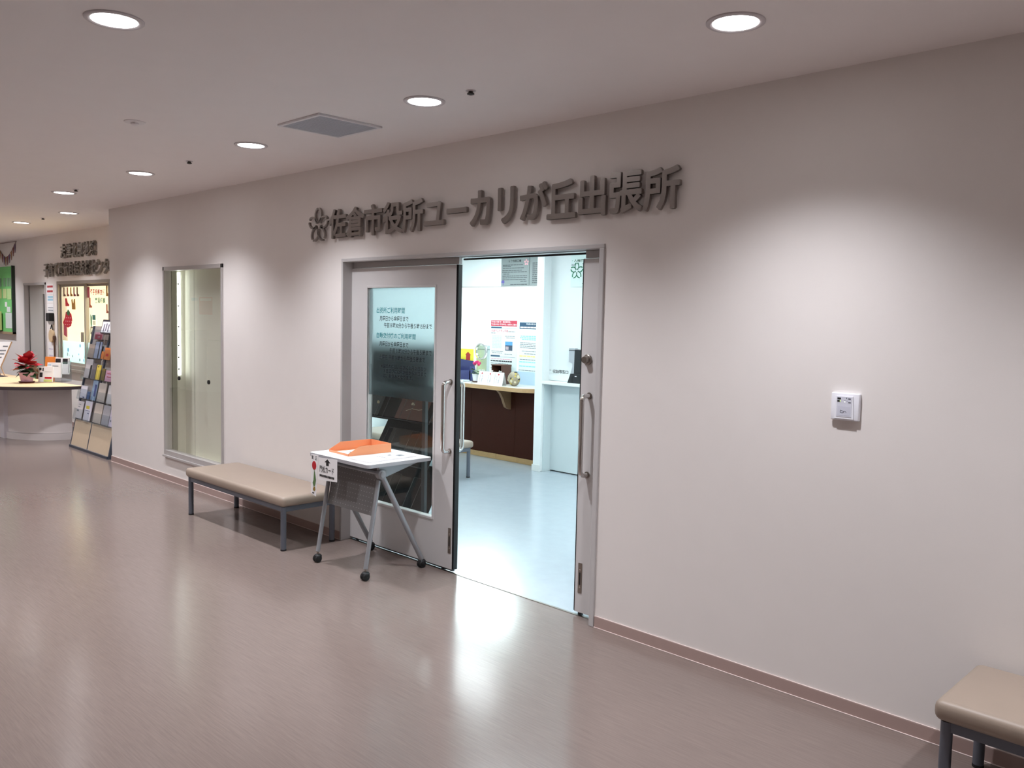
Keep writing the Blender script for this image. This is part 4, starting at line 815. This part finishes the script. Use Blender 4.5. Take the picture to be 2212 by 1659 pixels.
# notices between door and window
YW = FY-0.001
def wall_paper(nm, lb, x0, x1, z0, z1, cols, cat='notice'):
    t = thing(nm, lb, cat, ((x0+x1)/2, FY, z0)); obj('sheet', MB().box(x0, x1, FY-0.004, FY-0.0005, z0, z1), PAPER, t)
    for j, (fa, fb, m, h) in enumerate(cols): bars('text_lines', [(z0+(z1-z0)*q, 0.1, 0.9) for q in (fa, fb)], FY-0.0045, m, t, x0, x1, h, j+int(abs(x0)*10))
    return t
wall_paper('wall_notice', 'white notice with red lines beside the far sliding door', -8.895, -8.58, 1.92, 2.075, [(0.75, 0.3, RED, 0.03)])
wall_paper('wall_notice', 'pale blue printed notice below the red lined notice', -8.875, -8.585, 1.79, 1.91, [(0.75, 0.4, BLUEINK, 0.03)])
wall_paper('wall_notice', 'small white notice just above the black wall box', -8.87, -8.585, 1.655, 1.78, [(0.5, 0.2, GREYINK, 0.012)])
wall_paper('wall_notice', 'tall pale notice below the round wooden plaque', -8.86, -8.62, 0.86, 1.19, [(0.7, 0.4, mat('faint lilac print', (206, 200, 214), 0.6), 0.02)])
t = thing('wall_box', 'small black box on the wall above the round plaque', 'box', (-8.66, FY, 1.58)); obj('box_body', MB().box(-8.75, -8.58, FY-0.07, FY, 1.515, 1.64, 0.01), BLACK, t); obj('nozzle', MB().lathe([(0.03, -0.05), (0.05, 0.0)], (-8.62, FY-0.035, 1.515), 12), mat('light grey plastic', (178, 180, 184), 0.4), t)
t = thing('wooden_plaque', 'round pale wooden plaque hanging by a cord', 'plaque', (-8.64, FY, 1.2)); obj('disc', MB().lathe([(0.095, -0.035), (0.10, -0.03), (0.10, -0.004), (0.095, 0)], (-8.645, FY-0.002, 1.295), 24, 'y'), mat('pale wood', (206, 180, 142), 0.5, noise=0.1), t, True)
obj('cord', MB().tube([(-8.70, FY-0.02, 1.385), (-8.645, FY-0.02, 1.47), (-8.60, FY-0.02, 1.385)], 0.006, 6), BLACK, t)
t = thing('hanging_mallet', 'dark wooden stick hanging from the round plaque', 'mallet', (-8.55, FY, 0.9)); obj('stick', MB().tube([(-8.53, FY-0.02, 1.26), (-8.525, FY-0.02, 0.86)], 0.014, 8), mat('dark stick', (92, 66, 52), 0.5), t); obj('stick_head', MB().lathe([(0.02, -0.03), (0.024, 0.0), (0.02, 0.03)], (-8.515, FY-0.026, 1.27), 10), mat('dark stick', (92, 66, 52), 0.5), t)
# green notice board
nb = thing('notice_board', 'bright green notice board with pinned papers on the far left wall', 'notice board', (-10.9, FY, 1.27))
GB = mat('green felt', (116, 196, 112), 0.8, noise=0.06, nscale=40)
obj('board_panel', MB().box(-11.5, -10.50, FY-0.035, FY-0.0, 1.30, 2.39), GB, nb); obj('board_edge', MB().box(-10.50, -10.47, FY-0.05, FY, 1.27, 2.40), mat('board dark edge', (34, 52, 40), 0.5), nb); obj('board_rail', MB().box(-11.5, -10.47, FY-0.055, FY, 1.26, 1.30), mat('board tan rail', (150, 124, 92), 0.5), nb)
yb2 = FY-0.037
for i, x in enumerate((-11.22, -10.98, -10.80, -10.66)): obj('board_letter', MB().box(x, x+0.12, yb2-0.002, yb2, 2.06, 2.20).box(x+0.03, x+0.09, yb2-0.003, yb2-0.002, 2.09, 2.17), mat('board letter grey green', (118, 156, 118), 0.7), nb)
for i, (x0, x1, z0, z1, c_) in enumerate(((-11.3, -11.1, 1.86, 2.02, (196, 206, 130)), (-11.02, -10.82, 1.86, 2.02, (190, 206, 140)), (-10.78, -10.56, 1.84, 2.02, (178, 206, 140)), (-10.92, -10.80, 1.72, 1.80, (226, 228, 220)), (-10.90, -10.55, 1.36, 1.62, (206, 214, 206)), (-10.82, -10.62, 1.63, 1.72, (216, 222, 216)))):
    pp = obj('pinned_paper', MB().box(x0, x1, yb2-0.002, yb2, z0, z1), mat('pinned %d' % i, c_, 0.7, noise=0.08, nscale=25), nb)
lp = thing('leaflet_pocket', 'yellow green leaflet pocket hung on the lower left of the board', 'leaflet holder', (-11.2, FY-0.05, 1.3)); obj('pocket', MB().box(-11.35, -11.05, FY-0.09, FY-0.056, 1.32, 1.64, 0.005), mat('pocket lime', (206, 206, 140), 0.5), lp); obj('pocket_label', MB().box(-11.3, -11.08, FY-0.093, FY-0.09, 1.42, 1.47), mat('label yellow', (236, 206, 70), 0.5), lp)
# bunting
bn = thing('bunting', 'string of small dark red and violet flags above the notice board', 'bunting', (-10.8, FY, 2.45))
path = [(-11.5, 2.79), (-11.32, 2.72), (-11.19, 2.65), (-11.04, 2.575), (-10.915, 2.545), (-10.755, 2.575), (-10.6, 2.64), (-10.44, 2.73), (-10.33, 2.79)]
obj('string', MB().tube([(x, FY-0.01, z) for x, z in path], 0.004, 5), mat('string brown', (96, 70, 62), 0.7), bn); obj('string', MB().tube([(-11.5, FY-0.01, 2.792), (-10.33, FY-0.01, 2.792)], 0.004, 5), mat('string brown', (96, 70, 62), 0.7), bn)
FC = [mat('flag maroon', (126, 60, 56), 0.7), mat('flag violet', (106, 70, 110), 0.7), mat('flag ochre', (160, 116, 80), 0.7)]
for i in range(11):
    t_ = (i+0.6)/11.6*(len(path)-1); k = int(t_); q = t_-k; x = path[k][0]*(1-q)+path[k+1][0]*q; z = path[k][1]*(1-q)+path[k+1][1]*q
    obj('flag', MB().prism([(x-0.03, z), (x+0.03, z), (x+0.008, z-0.14), (x-0.008, z-0.14)], FY-0.012, FY-0.009), FC[i % 3], bn)

# information counter
ic = thing('information_counter', 'white curved information counter with pale wood top', 'counter', (-7.35, 0.0, 0))
CX, CY = -7.35, 0.22
def arc(a, b, a0=4, a1=-184, n=40): return [(CX+a*math.cos(math.radians(a0+(a1-a0)*i/n)), CY+b*math.sin(math.radians(a0+(a1-a0)*i/n))) for i in range(n+1)]
top = arc(1.05, 0.99, 5, -168)+[(-9.6, 0.0), (-9.6, 0.06)]
CWOOD = mat('pale birch laminate', (216, 184, 144), 0.35, noise=0.06, nscale=6, stretch=(1, 8, 1)); CBODY = mat('counter white', (226, 218, 216), 0.45)
obj('counter_top', MB().prism(top, 0.712, 0.715, 'xy'), CWOOD, ic); obj('top_edge', MB().prism(top, 0.672, 0.712, 'xy'), mat('dark edge band', (72, 62, 66), 0.45), ic)
body = arc(0.83, 0.61, 2, -112); obj('curved_front', MB().prism(body+[(-7.66, 0.24)], 0.09, 0.672, 'xy'), CBODY, ic, True)
kick = arc(0.85, 0.63, 2, -112); obj('kick_band', MB().prism(kick+[(-7.67, 0.24)], 0.0, 0.086, 'xy'), CBODY, ic, True)
obj('side_block', MB().box(-9.5, -7.085, -0.405, 0.2, 0.0, 0.672), mat('counter lilac white', (222, 216, 222), 0.45), ic)
# poinsettia
TZ2 = 0.715
pz = thing('poinsettia', 'red poinsettia in a pink pot on the information counter', 'potted plant', (-7.12, -0.115, TZ2))
PX, PYY = -7.12, -0.115
obj('saucer', MB().lathe([(0.085, 0.0), (0.10, 0.02), (0.094, 0.022), (0.08, 0.006)], (PX, PYY, TZ2), 24), mat('dark red saucer', (88, 26, 24), 0.4), pz, True)
obj('pot', MB().lathe([(0.068, 0.006), (0.092, 0.13), (0.098, 0.13), (0.098, 0.142), (0.085, 0.142), (0.08, 0.12)], (PX, PYY, TZ2), 28), mat('lilac pink pot', (206, 166, 190), 0.45), pz, True)
obj('stem', MB().tube([(PX, PYY, TZ2+0.1), (PX, PYY, TZ2+0.33)], 0.012, 8), mat('stem green', (70, 96, 56), 0.6), pz)
shape = [(0, 0), (0.25, 0.16), (0.42, 0.36), (0.30, 0.42), (0.34, 0.62), (0.16, 0.78), (0, 1.0), (-0.16, 0.78), (-0.34, 0.62), (-0.30, 0.42), (-0.42, 0.36), (-0.25, 0.16)]
lfm = {}
def plant_leaf(nm, m, ln, az, el, z, r0=0.02, roll=0.0):
    if nm not in lfm:
        mb = MB(); bm_ = mb.bm
        mid = [bm_.verts.new((0, 0.0, 0.0)), bm_.verts.new((0, 0.4, -0.03)), bm_.verts.new((0, 0.75, -0.03)), bm_.verts.new((0, 1.0, -0.08))]
        for s in (1, -1):
            e = [bm_.verts.new((s*x, y, 0.09*abs(x)-0.06*y*y)) for x, y in [(0.25, 0.16), (0.42, 0.36), (0.30, 0.42), (0.34, 0.62), (0.16, 0.78)]]
            bm_.faces.new((mid[0], e[0], e[1], mid[1])); bm_.faces.new((mid[1], e[1], e[2])); bm_.faces.new((mid[1], e[2], e[3], mid[2])); bm_.faces.new((mid[2], e[3], e[4])); bm_.faces.new((mid[2], e[4], mid[3]))
        o = obj(nm, mb, m, pz); lfm[nm] = o.data
    else: o = link(nm, lfm[nm], None, pz)
    o.matrix_parent_inverse = Matrix(); o.location = (r0*math.cos(az), r0*math.sin(az), z); o.scale = (ln, ln, ln)
    o.rotation_euler = (el, roll, az-PI/2)
PR = mat('poinsettia red', (160, 14, 34), 0.5, noise=0.15); PG = mat('poinsettia green', (38, 72, 38), 0.5, noise=0.2)
for i in range(16): plant_leaf('bract', PR, 0.185-0.004*(i % 5), i*2.39996, 1.0-0.075*(i), 0.29-0.006*i, 0.02, 0.25*math.sin(i*3))
for i in range(14): plant_leaf('leaf', PG, 0.15-0.004*(i % 4), i*2.39996+0.7, -0.1-0.05*i, 0.235-0.006*i, 0.03, 0.3*math.sin(i*2))
# leaflet displays beside the plant (facing the visitor)
RV = Vector((0.714, 0.70, 0)); FV = Vector((0.70, -0.714, 0)); O0 = Vector((-7.161, -0.026, TZ2))
def standing(nm, lb, a0, a1, h0, h1, back, lean, m, cat='leaflet', th=0.012, grp='leaflets on the information counter'):
    t = thing(nm, lb, cat, tuple(O0+RV*((a0+a1)/2)-FV*back), grp)
    def P(a, h, d=0.0): return O0+RV*a-FV*(back+(h-h0)*lean-d)+Vector((0, 0, h))
    mb = MB(); A = [mb.bm.verts.new(P(a, h)) for a, h in ((a0, h0), (a1, h0), (a1, h1), (a0, h1))]; B = [mb.bm.verts.new(P(a, h, -th)) for a, h in ((a0, h0), (a1, h0), (a1, h1), (a0, h1))]
    mb.bm.faces.new(A); mb.bm.faces.new(B[::-1])
    for i in range(4): mb.bm.faces.new((A[i], A[(i+1) % 4], B[(i+1) % 4], B[i]))
    obj('sheet', mb, m, t)
    def patch(n_, a, b, h, k, mm):
        mb = MB(); mb.quad([P(a, h, 0.0012), P(b, h, 0.0012), P(b, k, 0.0012), P(a, k, 0.0012)]); obj(n_, mb, mm, t)
    return t, patch
ls = thing('leaflet_stand', 'clear stepped leaflet stand behind the poinsettia', 'leaflet holder', tuple(O0+RV*0.2))
ACR = glass('clear acrylic', (0.9, 0.93, 0.95), 1.0)
def stand_box(a0, a1, b0, b1, h0, h1):
    mb = MB(); V = [mb.bm.verts.new(O0+RV*a-FV*b+Vector((0, 0, h))) for a in (a0, a1) for b in (b0, b1) for h in (h0, h1)]
    for q in ((0, 1, 3, 2), (4, 6, 7, 5), (0, 4, 5, 1), (2, 3, 7, 6), (0, 2, 6, 4), (1, 5, 7, 3)): mb.bm.faces.new([V[i] for i in q])
    return mb
obj('stand_base', stand_box(0.03, 0.36, 0.03, 0.30, 0.0, 0.006), ACR, ls); obj('stand_wall', stand_box(0.354, 0.36, 0.03, 0.30, 0.006, 0.28), ACR, ls); obj('stand_wall', stand_box(0.06, 0.355, 0.29, 0.296, 0.006, 0.30), ACR, ls)
t, pa = standing('leaflet', 'orange booklet at the back left of the counter display', 0.036, 0.17, 0.006, 0.335, 0.20, 0.12, mat('orange cover', (224, 132, 56), 0.5))
t, pa = standing('leaflet', 'black and white booklet at the back right of the counter display', 0.16, 0.355, 0.10, 0.325, 0.24, 0.12, PAPER)
pa('print', 0.165, 0.235, 0.24, 0.31, INK); pa('print', 0.26, 0.33, 0.24, 0.31, INK); pa('print', 0.345, 0.354, 0.12, 0.32, GREYINK)
t, pa = standing('leaflet', 'white booklet with a grey arc in the middle of the counter display', 0.11, 0.31, 0.06, 0.262, 0.13, 0.12, PAPER); pa('print', 0.18, 0.26, 0.21, 0.222, GREYINK); pa('print', 0.12, 0.16, 0.225, 0.235, BLUEINK)
t, pa = standing('leaflet', 'white leaflet with a dark oval picture beside the plant', 0.036, 0.118, 0.006, 0.205, 0.05, 0.12, PAPER); pa('print', 0.042, 0.075, 0.16, 0.195, INK); pa('print', 0.052, 0.092, 0.07, 0.13, INK); pa('print', 0.088, 0.112, 0.15, 0.195, INK)
t, pa = standing('leaflet', 'white leaflet with a red roof and green base in front', 0.112, 0.24, 0.006, 0.212, 0.035, 0.12, PAPER); pa('print', 0.118, 0.234, 0.01, 0.04, mat('lime print', (206, 220, 130), 0.6)); pa('print', 0.13, 0.225, 0.05, 0.075, RED); pa('print', 0.13, 0.22, 0.14, 0.143, GREYINK)
# menu board with a support leg at the counter's left
ez = thing('sign_easel', 'small tilted board on a thin wooden easel at the left edge', 'sign', (-8.45, -0.05, TZ2))
E0 = Vector((-8.60, -0.04, TZ2))
def EP(a, h, d=0.0): return E0+RV*a-FV*d+Vector((0, 0, h))
mb = MB(); A = [mb.bm.verts.new(EP(a, h, d)) for a, h, d in ((-0.28, 0.13, 0.0), (0.0, 0.13, 0.0), (0.115, 0.49, 0.09), (-0.17, 0.49, 0.09))]; B = [mb.bm.verts.new(v.co-FV*0.014) for v in A]; mb.bm.faces.new(A); mb.bm.faces.new(B[::-1])
for i in range(4): mb.bm.faces.new((A[i], A[(i+1) % 4], B[(i+1) % 4], B[i]))
obj('board', mb, PAPER, ez)
obj('board_frame', MB().tube([EP(0.004, 0.12, 0.0), EP(0.122, 0.495, 0.09)], 0.009, 6), mat('easel wood', (170, 136, 104), 0.5), ez)
for a, b in ((0.0, 0.06), (-0.28, -0.3)): obj('easel_leg', MB().tube([EP(a, 0.14, 0.01), EP(b, 0.0, 0.0)], 0.008, 6), mat('easel wood', (170, 136, 104), 0.5), ez)
obj('easel_leg', MB().tube([EP(-0.1, 0.2, 0.03), EP(-0.1, 0.0, 0.16)], 0.008, 6), mat('easel wood', (170, 136, 104), 0.5), ez)
mb = MB()
for h, a, b in ((0.42, 0.0, 0.07), (0.36, -0.06, 0.05), (0.31, -0.1, 0.03), (0.26, -0.1, 0.0), (0.21, -0.12, -0.02)):
    d = 0.09*(h-0.13)/0.36-0.002; mb.quad([EP(a, h, d), EP(b, h, d), EP(b+0.004, h+0.014, d+0.0035), EP(a+0.004, h+0.014, d+0.0035)])
obj('text_lines', mb, GREYINK, ez)
# brown chairs behind the counter
for i, (x, y, lb) in enumerate(((-9.0, 0.33, 'brown chair back peeking over the counter, left one'), (-8.45, 0.37, 'brown chair back peeking over the counter beside the poinsettia'))):
    t = thing('chair', lb, 'chair', (x, y, 0), 'brown chairs behind the counter'); CBN = mat('chair brown', (122, 80, 52), 0.5)
    obj('seat', MB().box(x-0.2, x+0.2, y-0.12, y+0.2, 0.40, 0.45, 0.01), CBN, t)
    obj('backrest', MB().prism([(x-0.2, 0.62), (x-0.19, 0.78), (x-0.1, 0.805), (x+0.1, 0.805), (x+0.19, 0.78), (x+0.2, 0.62)], y+0.17, y+0.195), CBN, t)
    for dx in (-0.17, 0.17):
        obj('leg', MB().tube([(x+dx, y-0.09, 0), (x+dx, y-0.09, 0.4)], 0.014, 8), CBN, t); obj('leg', MB().tube([(x+dx, y+0.17, 0), (x+dx, y+0.18, 0.64)], 0.014, 8), CBN, t)
# leaning brochure rack at the wall corner
rk = thing('brochure_rack', 'leaning two bay brochure rack with clear pockets at the wall corner', 'rack', (-5.28, 0.05, 0))
SL = 0.2
def RY(z): return 0.005+SL*z
POST = mat('rack slate metal', (84, 92, 106), 0.4, 0.5); BEI = mat('rack beige panel', (206, 186, 160), 0.55, noise=0.03)
for x in (-5.89, -5.33, -4.66): obj('post', MB().prism([(RY(0), 0), (RY(1.5), 1.5), (RY(1.5)+0.03, 1.5), (RY(0)+0.03, 0)], x-0.014, x+0.014, 'yz'), POST, rk)
for x in (-5.89, -4.66): obj('rear_leg', MB().tube([(x, 0.60, 0.0), (x, RY(1.4)+0.03, 1.4)], 0.014, 8), POST, rk)
obj('base_rail', MB().box(-5.89, -4.66, RY(0)-0.012, RY(0)+0.02, 0.0, 0.03), POST, rk)
for x0, x1 in ((-5.876, -5.344), (-5.316, -4.674)):
    obj('base_panel', MB().prism([(RY(0.03), 0.03), (RY(0.345), 0.345), (RY(0.345)+0.008, 0.345), (RY(0.03)+0.008, 0.03)], x0, x1, 'yz'), BEI, rk)
    obj('back_panel', MB().prism([(RY(0.345)+0.02, 0.345), (RY(1.5)+0.02, 1.5), (RY(1.5)+0.026, 1.5), (RY(0.345)+0.026, 0.345)], x0, x1, 'yz'), mat('rack grey panel', (176, 166, 160), 0.5), rk)
    for z in (0.355, 0.60, 0.85, 1.10, 1.33):
        obj('pocket', MB().prism([(RY(z)-0.045, z), (RY(z+0.13)-0.045, z+0.13), (RY(z+0.13)-0.042, z+0.13), (RY(z)-0.042, z+0.003), (RY(z)+0.015, z+0.003), (RY(z)+0.015, z)], x0+0.005, x1-0.005, 'yz'), ACR, rk)
def broch(lb, x0, x1, z0, z1, col, bits=(), off=0.012):
    t = thing('brochure', lb, 'brochure', ((x0+x1)/2, RY(z0), z0), 'brochures in the leaning rack')
    obj('sheet', MB().prism([(RY(z0)-off, z0), (RY(z1)-off, z1), (RY(z1)-off+0.008, z1), (RY(z0)-off+0.008, z0)], x0, x1, 'yz'), mat('brochure %d %d %d' % col, col, 0.5, noise=0.03, nscale=20), t)
    for (a, b, c_, d_, mm) in bits:
        xa, xb, za, zb_ = x0+(x1-x0)*a, x0+(x1-x0)*b, z0+(z1-z0)*c_, z0+(z1-z0)*d_
        obj('print', MB().quad([(xa, RY(za)-off-0.001, za), (xb, RY(za)-off-0.001, za), (xb, RY(zb_)-off-0.001, zb_), (xa, RY(zb_)-off-0.001, zb_)]), mm, t)
BY = mat('brochure yellow print', (226, 206, 80), 0.6); BN = mat('brochure navy', (70, 80, 130), 0.6)
broch('white brochure with grey lines, lowest row at the left post', -5.87, -5.68, 0.362, 0.57, (226, 218, 218), ((0.2, 0.6, 0.8, 0.83, GREYINK), (0.2, 0.5, 0.65, 0.68, GREYINK), (0.05, 0.4, 0.4, 0.5, GREYINK)))
broch('white curling brochure with a yellow block, lowest row', -5.62, -5.40, 0.362, 0.592, (228, 222, 230), ((0.2, 0.7, 0.6, 0.75, BY), (0.05, 0.85, 0.5, 0.52, BN), (0.5, 0.75, 0.35, 0.39, BN)))
broch('plain beige brochure, lowest row right of the middle post', -5.30, -5.06, 0.362, 0.592, (206, 192, 180))
broch('grey brochure beside the plain beige one, lowest row', -5.03, -4.82, 0.362, 0.585, (176, 172, 176))
broch('lavender brochure at the right end, lowest row', -4.80, -4.68, 0.362, 0.55, (214, 204, 220), ((0.2, 0.5, 0.3, 0.4, GREYINK),))
broch('small white card, second row at the left post', -5.86, -5.66, 0.61, 0.76, (230, 226, 234), ((0.5, 0.8, 0.05, 0.12, BN),))
broch('round blue edged flyer in the second row', -5.63, -5.55, 0.61, 0.70, (84, 108, 150))
broch('light blue brochure in the second row', -5.50, -5.35, 0.61, 0.85, (150, 172, 196), ((0.5, 0.9, 0.2, 0.8, BN),))
broch('beige brochure, second row right bay', -5.30, -5.07, 0.61, 0.83, (196, 184, 174))
broch('grey white brochure, second row right bay end', -5.0, -4.72, 0.61, 0.82, (212, 206, 204))
broch('tall grey brochure, third row at the left post', -5.86, -5.64, 0.86, 1.09, (206, 200, 200), ((0.75, 1.0, 0.0, 0.7, INK),))
broch('dark edged brochure, third row left bay', -5.62, -5.50, 0.86, 1.05, (120, 112, 112))
broch('yellow brochure in the third row', -5.48, -5.35, 0.86, 1.035, (226, 200, 84), ((0.2, 0.5, 0.85, 0.9, INK),))
broch('olive brochure in the third row right bay', -5.30, -5.20, 0.86, 1.0, (124, 106, 62))
broch('pink brochure in the third row', -5.17, -4.92, 0.86, 0.985, (222, 166, 186), ((0.2, 0.7, 0.4, 0.46, RED), (0.2, 0.7, 0.7, 0.76, RED)))
broch('taupe brochure, fourth row at the left post', -5.87, -5.68, 1.11, 1.275, (168, 152, 140))
broch('blue grey brochure, fourth row left bay', -5.66, -5.46, 1.11, 1.31, (150, 158, 180), ((0.6, 0.75, 0.0, 1.0, INK),))
broch('orange brochure in the fourth row', -5.42, -5.34, 1.11, 1.2, (216, 126, 62)); broch('orange brochure with red print, fourth row right bay', -5.31, -5.12, 1.11, 1.25, (212, 120, 58), ((0.3, 0.7, 0.3, 0.5, RED),), 0.02)
broch('small grey brochure, fourth row right bay', -5.08, -4.85, 1.11, 1.26, (156, 144, 140))
broch('maroon and pink flyer, top row left bay', -5.75, -5.50, 1.34, 1.425, (206, 150, 160), ((0.05, 0.95, 0.0, 0.7, mat('maroon print', (150, 50, 66), 0.6)), (0.4, 0.7, 0.2, 0.5, PAPER)))
broch('brown flyer, top row right bay', -5.48, -5.30, 1.34, 1.41, (140, 122, 112))
t = thing('framed_notice', 'black framed white notice leaning on top of the brochure rack', 'notice', (-5.35, 0.3, 1.42)); off = 0.02
def FP(x, z, d=0.0): return (x+(z-1.42)*0.18, RY(z)-off-d, z)
mb = MB(); A = [mb.bm.verts.new(FP(x, z)) for x, z in ((-5.58, 1.42), (-5.10, 1.42), (-5.10, 1.585), (-5.58, 1.585))]; B = [mb.bm.verts.new(FP(x, z, -0.015)) for x, z in ((-5.58, 1.42), (-5.10, 1.42), (-5.10, 1.585), (-5.58, 1.585))]; mb.bm.faces.new(A); mb.bm.faces.new(B[::-1])
for i in range(4): mb.bm.faces.new((A[i], A[(i+1) % 4], B[(i+1) % 4], B[i]))
obj('frame', mb, mat('frame charcoal', (66, 60, 66), 0.5), t)
obj('sheet', MB().quad([FP(-5.56, 1.43, 0.002), FP(-5.12, 1.43, 0.002), FP(-5.12, 1.56, 0.002), FP(-5.56, 1.56, 0.002)]), PAPER, t)
for x, z in ((-5.50, 1.44), (-5.43, 1.45), (-5.36, 1.44)): obj('text_lines', MB().quad([FP(x, z, 0.003), FP(x+0.03, z, 0.003), FP(x+0.03, z+0.09, 0.003), FP(x, z+0.09, 0.003)]), mat('lilac grey print', (120, 110, 132), 0.6), t)

# things on the wall behind the viewer (seen mirrored in the display case glass)
YO = YB
t = thing('poster', 'white poster on the wall behind the viewer', 'poster', (-13.2, YO, 1.64)); obj('sheet', MB().box(-13.33, -13.05, YO, YO+0.004, 1.64, 2.05), PAPER, t); obj('header', MB().box(-13.31, -13.07, YO+0.004, YO+0.005, 1.95, 2.02), BLUEINK, t)
t = thing('poster', 'pink poster on the wall behind the viewer', 'poster', (-12.7, YO, 1.65)); obj('sheet', MB().box(-13.0, -12.38, YO, YO+0.004, 1.65, 2.03), mat('poster coral', (226, 120, 104), 0.6), t); obj('header', MB().box(-12.95, -12.42, YO+0.004, YO+0.005, 1.95, 2.01), PAPER, t)
t = thing('cabinet', 'tall grey steel cabinet against the wall behind the viewer', 'cabinet', (-12.8, YO, 0)); obj('body', MB().box(-13.05, -12.5, YO+0.01, YO+0.4, 0, 1.3), mat('cabinet grey', (128, 130, 134), 0.5), t); obj('door', MB().box(-13.04, -12.78, YO+0.4, YO+0.415, 0.05, 1.28), mat('cabinet grey', (128, 130, 134), 0.5), t); obj('door', MB().box(-12.77, -12.51, YO+0.4, YO+0.415, 0.05, 1.28), mat('cabinet grey', (128, 130, 134), 0.5), t)
t = thing('cabinet', 'lower dark grey cabinet against the wall behind the viewer', 'cabinet', (-12.1, YO, 0)); obj('body', MB().box(-12.45, -11.8, YO+0.01, YO+0.4, 0, 1.1), mat('cabinet slate', (104, 108, 114), 0.5), t); obj('door', MB().box(-12.44, -11.81, YO+0.4, YO+0.415, 0.05, 1.08), mat('cabinet slate', (104, 108, 114), 0.5), t)
